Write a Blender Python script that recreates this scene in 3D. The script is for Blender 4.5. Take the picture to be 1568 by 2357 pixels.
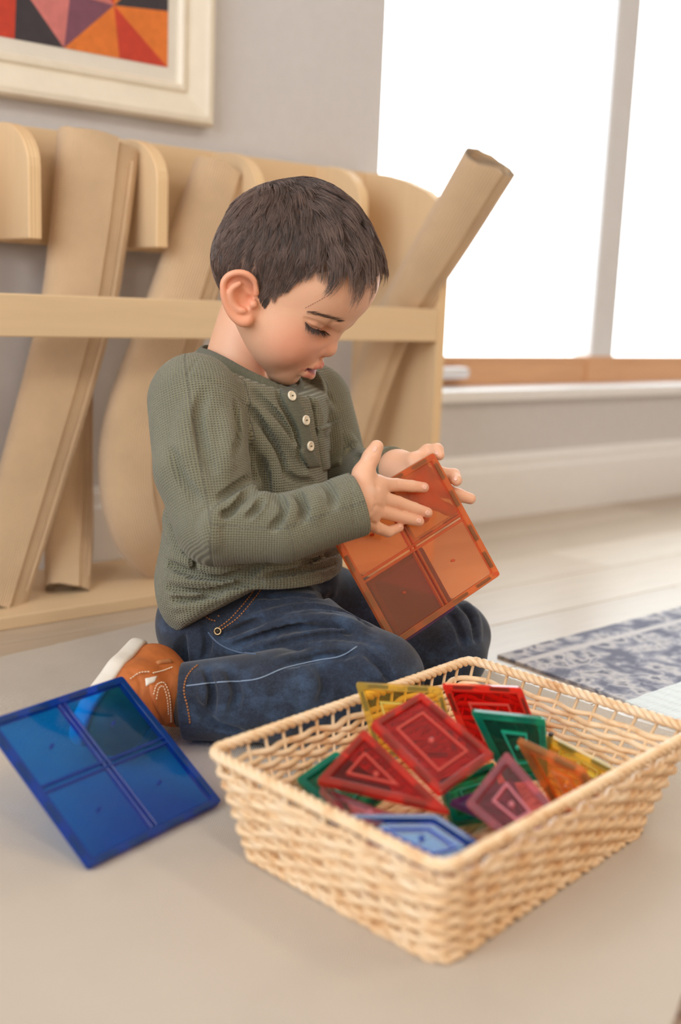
import bpy, bmesh, math, random, time
import numpy as np
from mathutils import Vector, Matrix

T00 = time.time()
SC = bpy.context.scene
COL = SC.collection
for _o in list(bpy.data.objects):
    bpy.data.objects.remove(_o)

# ------------------------------------------------------------------ camera
IW, IH, FPX, CAMH = 1568.0, 2357.0, 2600.0, 0.45
YAW, PITCH, ROLL = 0.872932902, 0.184351180, 0.0398396866


def cam_basis():
    cy, sy, cp, sp = math.cos(YAW), math.sin(YAW), math.cos(PITCH), math.sin(PITCH)
    f = np.array([cy * cp, sy * cp, -sp])
    r = np.array([sy, -cy, 0.0])
    u = np.cross(r, f)
    c, s = math.cos(ROLL), math.sin(ROLL)
    return np.array([c * r + s * u, -s * r + c * u, f])


CM = cam_basis()
CAMP = np.array([0.0, 0.0, CAMH])


def ray(px, py):
    return CM.T @ np.array([(px - IW / 2) / FPX, -(py - IH / 2) / FPX, 1.0])


def un(px, py, d):
    """pixel + distance along the optical axis -> world point"""
    return CAMP + ray(px, py) * d


def on_z(px, py, z=0.0):
    d = ray(px, py)
    return CAMP + d * ((z - CAMH) / d[2])


def on_y(px, py, y):
    d = ray(px, py)
    return CAMP + d * (y / d[1])


cam_data = bpy.data.cameras.new('camera')
cam = bpy.data.objects.new('camera', cam_data)
COL.objects.link(cam)
rot = Matrix((CM[0], CM[1], -CM[2])).transposed()
cam.matrix_world = Matrix.Translation(Vector(CAMP)) @ rot.to_4x4()
cam_data.sensor_fit = 'VERTICAL'
cam_data.sensor_height = 36.0
cam_data.sensor_width = 24.0
cam_data.lens = FPX / IH * 36.0
cam_data.clip_start = 0.02
cam_data.dof.use_dof = True
cam_data.dof.focus_distance = 1.19
cam_data.dof.aperture_fstop = 2.6
SC.camera = cam

# ------------------------------------------------------------------ world, light, exposure
world = bpy.data.worlds.new('overcast_sky')
SC.world = world
world.use_nodes = True
wn = world.node_tree.nodes
bg = wn['Background']
bg.inputs['Color'].default_value = (0.90, 0.96, 1.0, 1)
bg.inputs['Strength'].default_value = 7.0

vs = SC.view_settings
vs.view_transform = 'Standard'
vs.look = 'None'
vs.gamma = 1.0
vs.use_curve_mapping = False
vs.exposure = -0.25
SC.cycles.transparent_max_bounces = 40
SC.cycles.max_bounces = 10
SC.cycles.diffuse_bounces = 5
SC.cycles.sample_clamp_indirect = 6.0
SC.cycles.caustics_reflective = False


def portal(name, loc, size, rot_e):
    ld = bpy.data.lights.new(name, 'AREA')
    ld.shape = 'RECTANGLE'
    ld.size, ld.size_y = size
    ld.cycles.is_portal = True
    o = bpy.data.objects.new(name, ld)
    o.location = loc
    o.rotation_euler = rot_e
    COL.objects.link(o)


def lamp(name, loc, size, watts, color):
    ld = bpy.data.lights.new(name, 'AREA')
    ld.shape = 'RECTANGLE'
    ld.size, ld.size_y = size
    ld.energy = watts
    ld.color = color
    o = bpy.data.objects.new(name, ld)
    o.location = loc
    COL.objects.link(o)


LAMPW, LAMPC = 25.0, (1.0, 0.88, 0.74)
WALL_Y = 1.6405
WIN = (1.437, 3.55, 0.277, 2.15)          # window in the wall behind: x0 x1 z0 z1
LWIN = (-0.75, 1.35, 0.50, 2.15)            # window in the left wall: y0 y1 z0 z1
LX, RX, FY, CZ = -1.25, 4.6, -2.4, 2.55
portal('window_portal', ((WIN[0] + WIN[1]) / 2, WALL_Y + .16, (WIN[2] + WIN[3]) / 2), (WIN[1] - WIN[0], WIN[3] - WIN[2]), (-math.pi / 2, 0, 0))
portal('side_window_portal_offscreen', (LX - .14, (LWIN[0] + LWIN[1]) / 2, (LWIN[2] + LWIN[3]) / 2), (LWIN[3] - LWIN[2], LWIN[1] - LWIN[0]), (0, -math.pi / 2, 0))
lamp('ceiling_lamp_rear_offscreen', (0.1, -1.5, CZ - .05), (0.3, 1.2), LAMPW, LAMPC)
lamp('ceiling_lamp_right_offscreen', (1.9, -1.1, CZ - .05), (0.3, 1.2), LAMPW, LAMPC)


# ------------------------------------------------------------------ helpers: materials
def lin(c):
    out = []
    for v in c[:3]:
        v = v / 255.0
        out.append(v / 12.92 if v <= 0.04045 else ((v + 0.055) / 1.055) ** 2.4)
    return (*out, 1.0)


class NT:
    def __init__(self, name):
        self.m = bpy.data.materials.new(name)
        self.m.use_nodes = True
        self.t = self.m.node_tree
        self.out = self.t.nodes['Material Output']
        self.b = self.t.nodes['Principled BSDF']

    def n(self, typ, **kw):
        nd = self.t.nodes.new(typ)
        for k, v in kw.items():
            if isinstance(k, str) and hasattr(nd, k) and k not in ('inputs',):
                setattr(nd, k, v)
        return nd

    def l(self, a, b):
        self.t.links.new(a, b)

    def val(self, sock, v):
        sock.default_value = v

    def math(self, op, a, b=None, clamp=False):
        nd = self.n('ShaderNodeMath', operation=op)
        nd.use_clamp = clamp
        for i, x in enumerate((a, b)):
            if x is None:
                continue
            if isinstance(x, (int, float)):
                nd.inputs[i].default_value = x
            else:
                self.l(x, nd.inputs[i])
        return nd.outputs[0]

    def coords(self, scale=(1, 1, 1), kind='Object', rotz=0.0):
        tc = self.n('ShaderNodeTexCoord')
        mp = self.n('ShaderNodeMapping')
        mp.inputs['Scale'].default_value = scale
        mp.inputs['Rotation'].default_value = (0, 0, rotz)
        self.l(tc.outputs[kind], mp.inputs['Vector'])
        return mp.outputs[0]

    def noise(self, vec, scale, detail=3.0, rough=.5, dist=0.0):
        nd = self.n('ShaderNodeTexNoise')
        nd.inputs['Scale'].default_value = scale
        nd.inputs['Detail'].default_value = detail
        nd.inputs['Roughness'].default_value = rough
        nd.inputs['Distortion'].default_value = dist
        if vec is not None:
            self.l(vec, nd.inputs['Vector'])
        return nd.outputs[0]

    def ramp(self, fac, stops):
        nd = self.n('ShaderNodeValToRGB')
        cr = nd.color_ramp
        while len(cr.elements) < len(stops):
            cr.elements.new(0.5)
        for e, (p, c) in zip(cr.elements, stops):
            e.position = p
            e.color = c
        self.l(fac, nd.inputs[0])
        return nd.outputs[0]

    def mix(self, fac, a, b, blend='MIX'):
        nd = self.n('ShaderNodeMix', data_type='RGBA', blend_type=blend)
        for s, x in ((nd.inputs[0], fac), (nd.inputs[6], a), (nd.inputs[7], b)):
            if isinstance(x, (int, float)):
                s.default_value = x
            elif isinstance(x, tuple):
                s.default_value = x
            else:
                self.l(x, s)
        return nd.outputs[2]

    def bump(self, h, strength=.3, dist=.001, normal=None):
        nd = self.n('ShaderNodeBump')
        nd.inputs['Strength'].default_value = strength
        nd.inputs['Distance'].default_value = dist
        self.l(h, nd.inputs['Height'])
        if normal is not None:
            self.l(normal, nd.inputs['Normal'])
        return nd.outputs[0]

    def schlick(self, f0=.04):
        lw = self.n('ShaderNodeLayerWeight')
        lw.inputs['Blend'].default_value = .5
        return self.math('ADD', f0, self.math('MULTIPLY', self.math('POWER', lw.outputs['Facing'], 5.0), 1 - f0))

    def done(self, color=None, rough=None, normal=None, **kw):
        b = self.b
        for s, x in (('Base Color', color), ('Roughness', rough), ('Normal', normal)):
            if x is None:
                continue
            if isinstance(x, (int, float)):
                b.inputs[s].default_value = x
            elif isinstance(x, tuple):
                b.inputs[s].default_value = x
            else:
                self.l(x, b.inputs[s])
        for k, v in kw.items():
            b.inputs[k.replace('_', ' ')].default_value = v
        return self.m


def vary(c, k):
    return tuple(min(1.0, x * k) for x in c[:3]) + (1.0,)


def mat_simple(name, rgb, rough=.6, var=.12, scale=30.0, bump=0.0, **kw):
    t = NT(name)
    c = lin(rgb)
    v = t.coords()
    n = t.noise(v, scale, 4)
    col = t.ramp(n, [(.3, vary(c, 1 - var)), (.7, vary(c, 1 + var))])
    nm = t.bump(n, .4, bump) if bump else None
    return t.done(col, rough, nm, **kw)


def mat_wood(name, rgb, axis='X', rough=.45, contrast=.16, scale=1.0, spec=.5):
    t = NT(name)
    c = lin(rgb)
    sc = {'X': (2.0, 30, 30), 'Y': (30, 2.0, 30), 'Z': (30, 30, 2.0)}[axis]
    v = t.coords(tuple(s * scale for s in sc))
    n = t.noise(v, 3.0, 5, .6, .6)
    n2 = t.noise(t.coords(), 3.0, 2)
    col = t.ramp(n, [(.25, vary(c, 1 - contrast)), (.6, c), (.85, vary(c, 1 + contrast * .5))])
    col = t.mix(t.math('MULTIPLY', n2, .25), col, vary(c, .82))
    return t.done(col, rough, t.bump(n, .15, .0006), Specular_IOR_Level=spec)


def mat_ply(name, rgb):
    """plywood edge: thin stacked layers across local X"""
    t = NT(name)
    c = lin(rgb)
    v = t.coords()
    sep = t.n('ShaderNodeSeparateXYZ')
    t.l(v, sep.inputs[0])
    s = t.math('SINE', t.math('MULTIPLY', sep.outputs[0], 2 * math.pi / .0052))
    f = t.math('ADD', t.math('MULTIPLY', s, .5), .5)
    col = t.ramp(f, [(.2, vary(c, .80)), (.5, vary(c, 1.05))])
    return t.done(col, .5)


def mat_weave(name, rgb, period=.0026, stain=.25, rough=.85, stripe=0.0, depth=.0007, rotz=0.0, coarse=1.0):
    t = NT(name)
    c = lin(rgb)
    v = t.coords(rotz=rotz)
    sep = t.n('ShaderNodeSeparateXYZ')
    t.l(v, sep.inputs[0])
    wob = t.math('MULTIPLY', t.math('SUBTRACT', t.noise(v, 9.0, 2), .5), 2.5)
    k = 2 * math.pi / period
    sx = t.math('SINE', t.math('ADD', t.math('MULTIPLY', sep.outputs[0], k * coarse), wob))
    sy = t.math('SINE', t.math('ADD', t.math('MULTIPLY', sep.outputs[1], k), wob))
    h = t.math('ADD', t.math('MULTIPLY', t.math('MULTIPLY', sx, sy), .5), .5)
    h2 = t.math('ADD', t.math('MULTIPLY', sy, .5), .5)
    hh = t.math('ADD', t.math('MULTIPLY', h, .6), t.math('MULTIPLY', h2, .4))
    big = t.noise(v, 4.0, 4, .55)
    col = t.ramp(big, [(.3, vary(c, 1 - stain)), (.52, c), (.75, vary(c, 1.05))])
    if stripe:
        fine = t.noise(t.coords((2, 160, 1), rotz=rotz), 2.0, 3)
        col = t.mix(t.math('MULTIPLY', fine, stripe), col, vary(c, .75))
    return t.done(col, rough, t.bump(hh, 1.0, depth * 1.8), Sheen_Weight=.15)


def mat_cloth(name, rgb):
    """rolled cotton: ribs along the roll and cross threads, from the sheet's own coordinates"""
    t = NT(name)
    c = lin(rgb)
    v = t.coords()
    a = t.n('ShaderNodeAttribute', attribute_name='fab')
    sep = t.n('ShaderNodeSeparateXYZ')
    t.l(a.outputs['Vector'], sep.inputs[0])
    wob = t.math('MULTIPLY', t.math('SUBTRACT', t.noise(v, 14.0, 3), .5), 2.2)
    sx = t.math('ADD', t.math('MULTIPLY', t.math('SINE', t.math('ADD', t.math('MULTIPLY', sep.outputs[0], 2 * math.pi / .0042), wob)), .5), .5)
    sy = t.math('ADD', t.math('MULTIPLY', t.math('SINE', t.math('MULTIPLY', sep.outputs[1], 2 * math.pi / .0034)), .5), .5)
    f = t.noise(v, 700.0, 2, .6)
    b = t.noise(v, 9.0, 4, .6)
    col = t.ramp(b, [(.3, vary(c, .86)), (.7, vary(c, 1.06))])
    h = t.math('ADD', t.math('MULTIPLY', sx, .65), t.math('MULTIPLY', t.math('MULTIPLY', sy, f), .5))
    return t.done(col, .97, t.bump(h, 1.0, .0018), Sheen_Weight=.3)


PLASTIC = {}


def mat_plastic(rgb, frame=0, gloss=.06, glow=.08):
    """coloured clear plastic: light passes tinted, surface reflects"""
    key = (rgb, frame, glow)
    if key in PLASTIC:
        return PLASTIC[key]
    t = NT('clear_plastic')
    t.t.nodes.remove(t.b)
    n = t.noise(t.coords(), 60.0, 2)
    c = rgb + (1.0,)
    deep = tuple(x ** 1.15 for x in rgb) + (1.0,)
    col = t.mix(n, c, deep)
    tr = t.n('ShaderNodeBsdfTransparent')
    t.l(col, tr.inputs[0])
    df = t.n('ShaderNodeBsdfDiffuse')
    t.l(col, df.inputs[0])
    tl = t.n('ShaderNodeBsdfTranslucent')
    t.l(col, tl.inputs[0])
    a1 = t.n('ShaderNodeAddShader')
    mx0 = t.n('ShaderNodeMixShader')
    mx0.inputs[0].default_value = .5
    t.l(df.outputs[0], mx0.inputs[1])
    t.l(tl.outputs[0], mx0.inputs[2])
    mx = t.n('ShaderNodeMixShader')
    mx.inputs[0].default_value = (glow, .34, .72)[frame]
    t.l(tr.outputs[0], mx.inputs[1])
    t.l(mx0.outputs[0], mx.inputs[2])
    gl = t.n('ShaderNodeBsdfGlossy')
    gl.inputs['Roughness'].default_value = gloss
    fr = t.schlick()
    nm = t.bump(t.noise(t.coords(), 25.0, 1), .25, .002)
    t.l(nm, gl.inputs['Normal'])
    m2 = t.n('ShaderNodeMixShader')
    t.l(fr, m2.inputs[0])
    t.l(mx.outputs[0], m2.inputs[1])
    t.l(gl.outputs[0], m2.inputs[2])
    t.l(m2.outputs[0], t.out.inputs['Surface'])
    t.t.nodes.remove(a1)
    PLASTIC[key] = t.m
    return t.m


# ------------------------------------------------------------------ helpers: objects and meshes
def add(name, me, mat, parent=None, label=None, cat=None, group=None, kind=None):
    o = bpy.data.objects.new(name, me)
    COL.objects.link(o)
    if mat is not None:
        for m in (mat if isinstance(mat, (list, tuple)) else [mat]):
            me.materials.append(m)
    if parent is not None:
        o.parent = parent
    for k, v in (('label', label), ('category', cat), ('group', group), ('kind', kind)):
        if v:
            o[k] = v
    return o


def empty(name, loc, label, cat, group=None, kind=None):
    o = bpy.data.objects.new(name, None)
    o.empty_display_size = .02
    COL.objects.link(o)
    o.location = loc
    o['label'] = label
    o['category'] = cat
    if group:
        o['group'] = group
    if kind:
        o['kind'] = kind
    return o


def raw(verts, faces, smooth=False, org=None, name='mesh'):
    me = bpy.data.meshes.new(name)
    verts = np.asarray(verts, float)
    if org is not None:
        verts = verts - np.asarray(org, float)
    me.from_pydata(verts.tolist(), [], faces if isinstance(faces, list) else faces.tolist())
    if smooth:
        me.polygons.foreach_set('use_smooth', np.ones(len(me.polygons), bool))
    me.update()
    return me


def quads_mesh(verts, quads, smooth=True, org=None, name='mesh'):
    """fast mesh from numpy quads"""
    me = bpy.data.meshes.new(name)
    verts = np.asarray(verts, np.float32)
    if org is not None:
        verts = verts - np.asarray(org, np.float32)
    quads = np.asarray(quads, np.int32)
    k = quads.shape[1]
    me.vertices.add(len(verts))
    me.vertices.foreach_set('co', verts.ravel())
    me.loops.add(quads.size)
    me.loops.foreach_set('vertex_index', quads.ravel())
    me.polygons.add(len(quads))
    me.polygons.foreach_set('loop_start', np.arange(0, quads.size, k, dtype=np.int32))
    if smooth:
        me.polygons.foreach_set('use_smooth', np.ones(len(quads), bool))
    me.update(calc_edges=True)
    me.validate()
    return me


def box(lo, hi, bev=.002, org=None, seg=2):
    bm = bmesh.new()
    bmesh.ops.create_cube(bm, size=1.0)
    lo, hi = np.array(lo, float), np.array(hi, float)
    for v in bm.verts:
        for i in range(3):
            v.co[i] = (lo[i] + hi[i]) / 2 + v.co[i] * (hi[i] - lo[i])
    if bev:
        bmesh.ops.bevel(bm, geom=list(bm.edges), offset=bev, segments=seg, affect='EDGES', profile=.5)
    if org is not None:
        bmesh.ops.translate(bm, verts=bm.verts, vec=-Vector(org))
    me = bpy.data.meshes.new('box')
    bm.to_mesh(me)
    bm.free()
    return me


def prism(poly3, offset, bev=0.0, org=None, seg=2):
    """closed polygon of 3-D points swept by a vector, edges bevelled"""
    bm = bmesh.new()
    off = Vector(offset)
    a = [bm.verts.new(Vector(p)) for p in poly3]
    b = [bm.verts.new(Vector(p) + off) for p in poly3]
    n = len(a)
    bm.faces.new(a[::-1])
    bm.faces.new(b)
    for i in range(n):
        bm.faces.new((a[i], a[(i + 1) % n], b[(i + 1) % n], b[i]))
    bmesh.ops.recalc_face_normals(bm, faces=bm.faces)
    if bev:
        bmesh.ops.bevel(bm, geom=list(bm.edges), offset=bev, segments=seg, affect='EDGES', profile=.5)
    if org is not None:
        bmesh.ops.translate(bm, verts=bm.verts, vec=-Vector(org))
    me = bpy.data.meshes.new('prism')
    bm.to_mesh(me)
    bm.free()
    return me


def frames(P, closed=False):
    P = np.asarray(P, float)
    if closed:
        T = np.roll(P, -1, 0) - np.roll(P, 1, 0)
    else:
        T = np.gradient(P, axis=0)
    T /= np.linalg.norm(T, axis=1)[:, None] + 1e-12
    N = np.zeros_like(P)
    ref = np.array([0, 0, 1.0]) if abs(T[0][2]) < .9 else np.array([1.0, 0, 0])
    n = ref - T[0] * (ref @ T[0])
    n /= np.linalg.norm(n)
    for i in range(len(P)):
        n = n - T[i] * (n @ T[i])
        n /= np.linalg.norm(n) + 1e-12
        N[i] = n
    return T, N, np.cross(T, N)


def tube(P, r, seg=8, closed=False, org=None, caps=True, get=False):
    P = np.asarray(P, float)
    r = np.broadcast_to(np.asarray(r, float), (len(P),))
    T, N, B = frames(P, closed)
    a = np.arange(seg) * 2 * math.pi / seg
    V = P[:, None, :] + r[:, None, None] * (np.cos(a)[None, :, None] * N[:, None, :] + np.sin(a)[None, :, None] * B[:, None, :])
    n = len(P)
    V = V.reshape(-1, 3)
    F = []
    m = n if closed else n - 1
    i = np.arange(m)[:, None]
    j = np.arange(seg)[None, :]
    i2 = (i + 1) % n
    j2 = (j + 1) % seg
    F = np.stack([i * seg + j, i * seg + j2, i2 * seg + j2, i2 * seg + j], -1).reshape(-1, 4).tolist()
    if caps and not closed:
        F.append(list(range(seg))[::-1])
        F.append([(n - 1) * seg + k for k in range(seg)])
    if get:
        return V, F
    return raw(V, F, True, org, 'tube')


def catmull(P, n):
    P = np.asarray(P, float)
    Q = np.vstack([2 * P[0] - P[1], P, 2 * P[-1] - P[-2]])
    out = []
    m = len(P) - 1
    for k in range(n):
        t = k / (n - 1) * m
        i = min(int(t), m - 1)
        u = t - i
        p0, p1, p2, p3 = Q[i:i + 4]
        out.append(.5 * (2 * p1 + (p2 - p0) * u + (2 * p0 - 5 * p1 + 4 * p2 - p3) * u * u + (3 * p1 - p0 - 3 * p2 + p3) * u ** 3))
    return np.array(out)


def shade_smooth(me, ang=40):
    me.polygons.foreach_set('use_smooth', np.ones(len(me.polygons), bool))
    try:
        me.set_sharp_from_angle(angle=math.radians(ang))
    except Exception:
        pass
    return me


# ------------------------------------------------------------------ materials
M_WALL = mat_simple('painted_wall', (211, 209, 211), .75, .02, 60, .0003)
M_WHITE = mat_simple('white_paint', (240, 240, 242), .4, .015, 40)
M_CEIL = mat_simple('ceiling_paint', (214, 208, 200), .8, .02, 30)
M_WARM = mat_simple('warm_painted_wall', (206, 196, 186), .8, .03, 20)
M_FRONT = mat_simple('clay_painted_wall', (206, 184, 160), .85, .03, 20)
M_BIRCH_X = mat_wood('birch_plywood', (230, 200, 160), 'X', .5, .06)
M_BIRCH_Z = mat_wood('birch_plywood_upright', (230, 200, 160), 'Z', .5, .06)
M_PLYEDGE = mat_ply('plywood_edge', (238, 204, 158))
M_PLANK = [mat_wood('floor_plank_%d' % i, c, 'X', .34, .18, 1.0, .9) for i, c in enumerate([(190, 172, 152), (180, 162, 142), (198, 182, 164)])]
M_MAT = mat_weave('cream_woven_cotton', (203, 190, 175), .0027, .12)
M_ROLL = mat_cloth('rolled_cotton', (224, 192, 154))
M_FRAME = mat_simple('cream_lacquer', (234, 224, 206), .4, .03, 30)
M_MATBOARD = mat_simple('mat_board', (226, 219, 208), .8, .02, 50)
M_SASH = mat_wood('oiled_sash_wood', (224, 174, 132), 'X', .4, .15)
M_POST = mat_simple('glare_pale_grey', (222, 222, 226), .5, .02, 20)  # window glare washing out the wood mullions, painted in as pale grey
M_WICKER = None


def mat_wicker():
    t = NT('peeled_willow')
    c = lin((240, 210, 170))
    v = t.coords((1, 1, 1))
    n = t.noise(v, 55.0, 3)
    oi = t.n('ShaderNodeObjectInfo')
    col = t.ramp(n, [(.2, lin((198, 136, 78))), (.45, c), (.8, lin((246, 226, 198)))])
    col = t.mix(t.math('MULTIPLY', oi.outputs['Random'], .35), col, lin((222, 172, 114)))
    return t.done(col, .42, t.bump(t.noise(v, 400.0, 2), .3, .0004), Coat_Weight=.15)


M_WICKER = mat_wicker()

# ------------------------------------------------------------------ structure
def wall_with_hole(name, axis, pos, thick, lo, hi, hole, mat):
    """wall perpendicular to 'axis' made of four solid pieces round one opening, one mesh"""
    (a0, z0), (a1, z1) = lo, hi
    parts = [(a0, hole[0], z0, z1), (hole[1], a1, z0, z1), (hole[0], hole[1], z0, hole[2]), (hole[0], hole[1], hole[3], z1)]
    V, F = [], []
    for (s, e, b, t_) in parts:
        k = len(V)
        for d in (pos, pos + thick):
            for (u, w) in ((s, b), (e, b), (e, t_), (s, t_)):
                V.append((u, d, w) if axis == 'y' else (d, u, w))
        F += [[k, k + 1, k + 2, k + 3], [k + 4, k + 7, k + 6, k + 5], [k, k + 4, k + 5, k + 1], [k + 1, k + 5, k + 6, k + 2], [k + 2, k + 6, k + 7, k + 3], [k + 3, k + 7, k + 4, k]]
    o = add(name, raw(V, F), mat, label=None, kind='structure')
    return o


w = wall_with_hole('wall_back', 'y', WALL_Y, .16, (LX - .2, 0), (RX + .2, CZ), WIN, M_WALL)
w['label'] = 'grey beige painted wall behind the rack with window opening'
w = wall_with_hole('wall_left', 'x', LX, -.16, (FY - .2, 0), (WALL_Y, CZ), LWIN, M_WARM)
w['label'] = 'side wall with a wide window opening'
w = add('wall_front', box((LX - .2, FY - .1, 0), (RX + .2, FY, CZ), 0), M_FRONT, kind='structure')
w['label'] = 'plain wall opposite the window'
w = add('wall_right', box((RX, FY, 0), (RX + .1, WALL_Y, CZ), 0), M_WARM, kind='structure')
w['label'] = 'plain side wall past the window'
w = add('ceiling', box((LX - .2, FY - .1, CZ), (RX + .2, WALL_Y + .2, CZ + .1), 0), M_CEIL, kind='structure')
w['label'] = 'flat painted ceiling of the room'
fl = add('floor', box((LX - .2, FY - .2, -.08), (RX + .2, WALL_Y + .1, -.004), 0), mat_simple('floor_bed', (110, 92, 76), .8), kind='structure')
fl['label'] = 'light wood plank floor'
PW, PL = .145, 1.22
rnd = random.Random(4)
pme = [box((0, 0, -.012), (PL - .0012, PW - .0012, 0.0), .0008, seg=1) for _ in range(3)]
for i in range(3):
    pme[i].materials.append(M_PLANK[i])
yy = WALL_Y - .002
row = 0
while yy - PW > -.35:
    xs = LX + .02 - rnd.random() * PL * .8 + .0
    while xs < RX:
        if xs + PL > -.35 and xs > LX - .2:
            o = bpy.data.objects.new('plank', pme[rnd.randrange(3)])
            COL.objects.link(o)
            o.location = (xs, yy - PW, 0)
            o.parent = fl
        xs += PL
    yy -= PW
    row += 1
rest = add('plank_rest', box((LX, FY, -.012), (RX, yy, -.0005), 0), M_PLANK[1], parent=fl, kind='stuff')

# baseboard with a moulded top
BBZ = .140
prof = [(0, 0), (-.016, 0), (-.016, BBZ - .035), (-.012, BBZ - .028), (-.012, BBZ - .012), (-.006, BBZ - .004), (-.004, BBZ), (0, BBZ)]
bb = prism([(LX, WALL_Y + y, z) for y, z in prof], (RX - LX, 0, 0))
bb = add('baseboard_back', bb, M_WHITE, kind='structure')
bb['label'] = 'white moulded baseboard along the wall under the window'

# window
wx0, wx1, wz0, wz1 = WIN
win = empty('window_1', (wx0, WALL_Y, wz0), 'tall bright window with white sill and wooden sash', 'window', kind='structure')
WO = win.location
YS = WALL_Y + .085


def wpart(name, lo, hi, mat, bev=.003, parent=win):
    return add(name, box(lo, hi, bev, WO), mat, parent)


wpart('sill', (wx0 - .005, WALL_Y - .022, wz0 - .022), (wx1 + .005, YS + .02, wz0 + .004), M_WHITE, .006)
wpart('bottom_rail', (wx0, YS - .015, wz0 + .002), (wx1, YS + .03, wz0 + .062), M_SASH, .006)
wpart('glazing_bead', (wx0, YS - .02, wz0 + .055), (wx1, YS + .0, wz0 + .068), M_SASH, .003)
wpart('jamb', (wx0, YS - .01, wz0), (wx0 + .02, YS + .03, wz1), M_WHITE, .003)
wpart('jamb', (wx1 - .04, YS - .01, wz0), (wx1, YS + .03, wz1), M_POST, .003)
wpart('head', (wx0, YS - .01, wz1 - .05), (wx1, YS + .03, wz1), M_POST, .003)
for mx, ww in ((2.232, .094), (3.02, .094)):
    wpart('mullion', (mx - ww / 2, YS - .02, wz0 + .06), (mx + ww / 2, YS + .035, wz1), M_POST, .008)
    wpart('mullion_foot', (mx - ww / 2 - .006, YS - .022, wz0 + .004), (mx + ww / 2 + .006, YS - .012, wz0 + .068), M_SASH, .003)
t = NT('window_glass')
t.t.nodes.remove(t.b)
tr = t.n('ShaderNodeBsdfTransparent')
tr.inputs[0].default_value = (.97, .985, .98, 1)
gls = t.n('ShaderNodeBsdfGlossy')
gls.inputs['Roughness'].default_value = .02
mxs = t.n('ShaderNodeMixShader')
t.l(t.schlick(.03), mxs.inputs[0])
t.l(tr.outputs[0], mxs.inputs[1])
t.l(gls.outputs[0], mxs.inputs[2])
t.l(mxs.outputs[0], t.out.inputs['Surface'])
M_GLASS = t.m
px_edges = [wx0 + .02, 2.232, 3.02, wx1 - .04]
for a, b in zip(px_edges[:-1], px_edges[1:]):
    wpart('pane', (a, YS + .008, wz0 + .06), (b, YS + .012, wz1 - .05), M_GLASS, 0)
# grey window latch on the bottom rail
lt = wpart('latch', (1.66, YS - .05, wz0 + .022), (1.75, YS - .012, wz0 + .046), M_POST, .008)

# side window (outside the frame, lights the room)
win2 = empty('window_2', (LX, LWIN[0], LWIN[2]), 'wide window in the side wall', 'window', kind='structure')
o2 = win2.location
add('sill', box((LX - .15, LWIN[0], LWIN[2] - .02), (LX + .02, LWIN[1], LWIN[2] + .003), .004, o2), M_WHITE, win2)
for yy2 in (LWIN[0] + .02, (LWIN[0] + LWIN[1]) / 2, LWIN[1] - .02):
    add('mullion', box((LX - .12, yy2 - .025, LWIN[2]), (LX - .07, yy2 + .025, LWIN[3]), .004, o2), M_POST, win2)
add('head', box((LX - .12, LWIN[0], LWIN[3] - .05), (LX - .07, LWIN[1], LWIN[3]), .004, o2), M_POST, win2)

# ------------------------------------------------------------------ rolled-mat rack
RF, RB = 1.397, 1.622
rack = empty('mat_rack', (.86, RF, 0), 'long birch plywood rack with rounded dividers holding rolled mats', 'rack')
RO = rack.location


def ply_assign(me):
    me.materials.append(M_BIRCH_Z)
    me.materials.append(M_PLYEDGE)
    for f in me.polygons:
        f.material_index = 0 if abs(f.normal.x) > .8 else 1


add('back_panel', box((.30, 1.605, .515), (1.372, RB, .680), .0015, RO), M_BIRCH_X, rack)
add('base_shelf', box((.30, RF, 0), (1.372, RB, .018), .0015, RO), M_BIRCH_X, rack)
add('front_rail', box((.30, RF, .3885), (1.3715, RF + .018, .4435), .002, RO), M_BIRCH_X, rack)
ep = [(RF, 0), (RB, 0), (RB, .680), (1.593, .6785), (1.557, .674), (1.5, .661), (1.444, .641), (1.418, .624), (1.403, .598), (RF, .56)]
for x0 in (.28, 1.372):
    me = prism([(x0, y, z) for y, z in ep], (.020, 0, 0), .001, RO, 1)
    ply_assign(me)
    add('end_panel', me, None, rack)
dv = [(1.605, .517), (1.605, .676), (1.578, .676)]
for k in range(9):
    a = k / 8 * math.pi / 2
    dv.append((1.578 - .098 * math.sin(a), .612 + .064 * math.cos(a)))
dv.append((1.48, .517))
for x0 in (.474, .672, .870, 1.045, 1.257):
    me = prism([(x0, y, z) for y, z in dv], (.019, 0, 0), .001, RO, 1)
    ply_assign(me)
    add('divider', me, None, rack)


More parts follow.
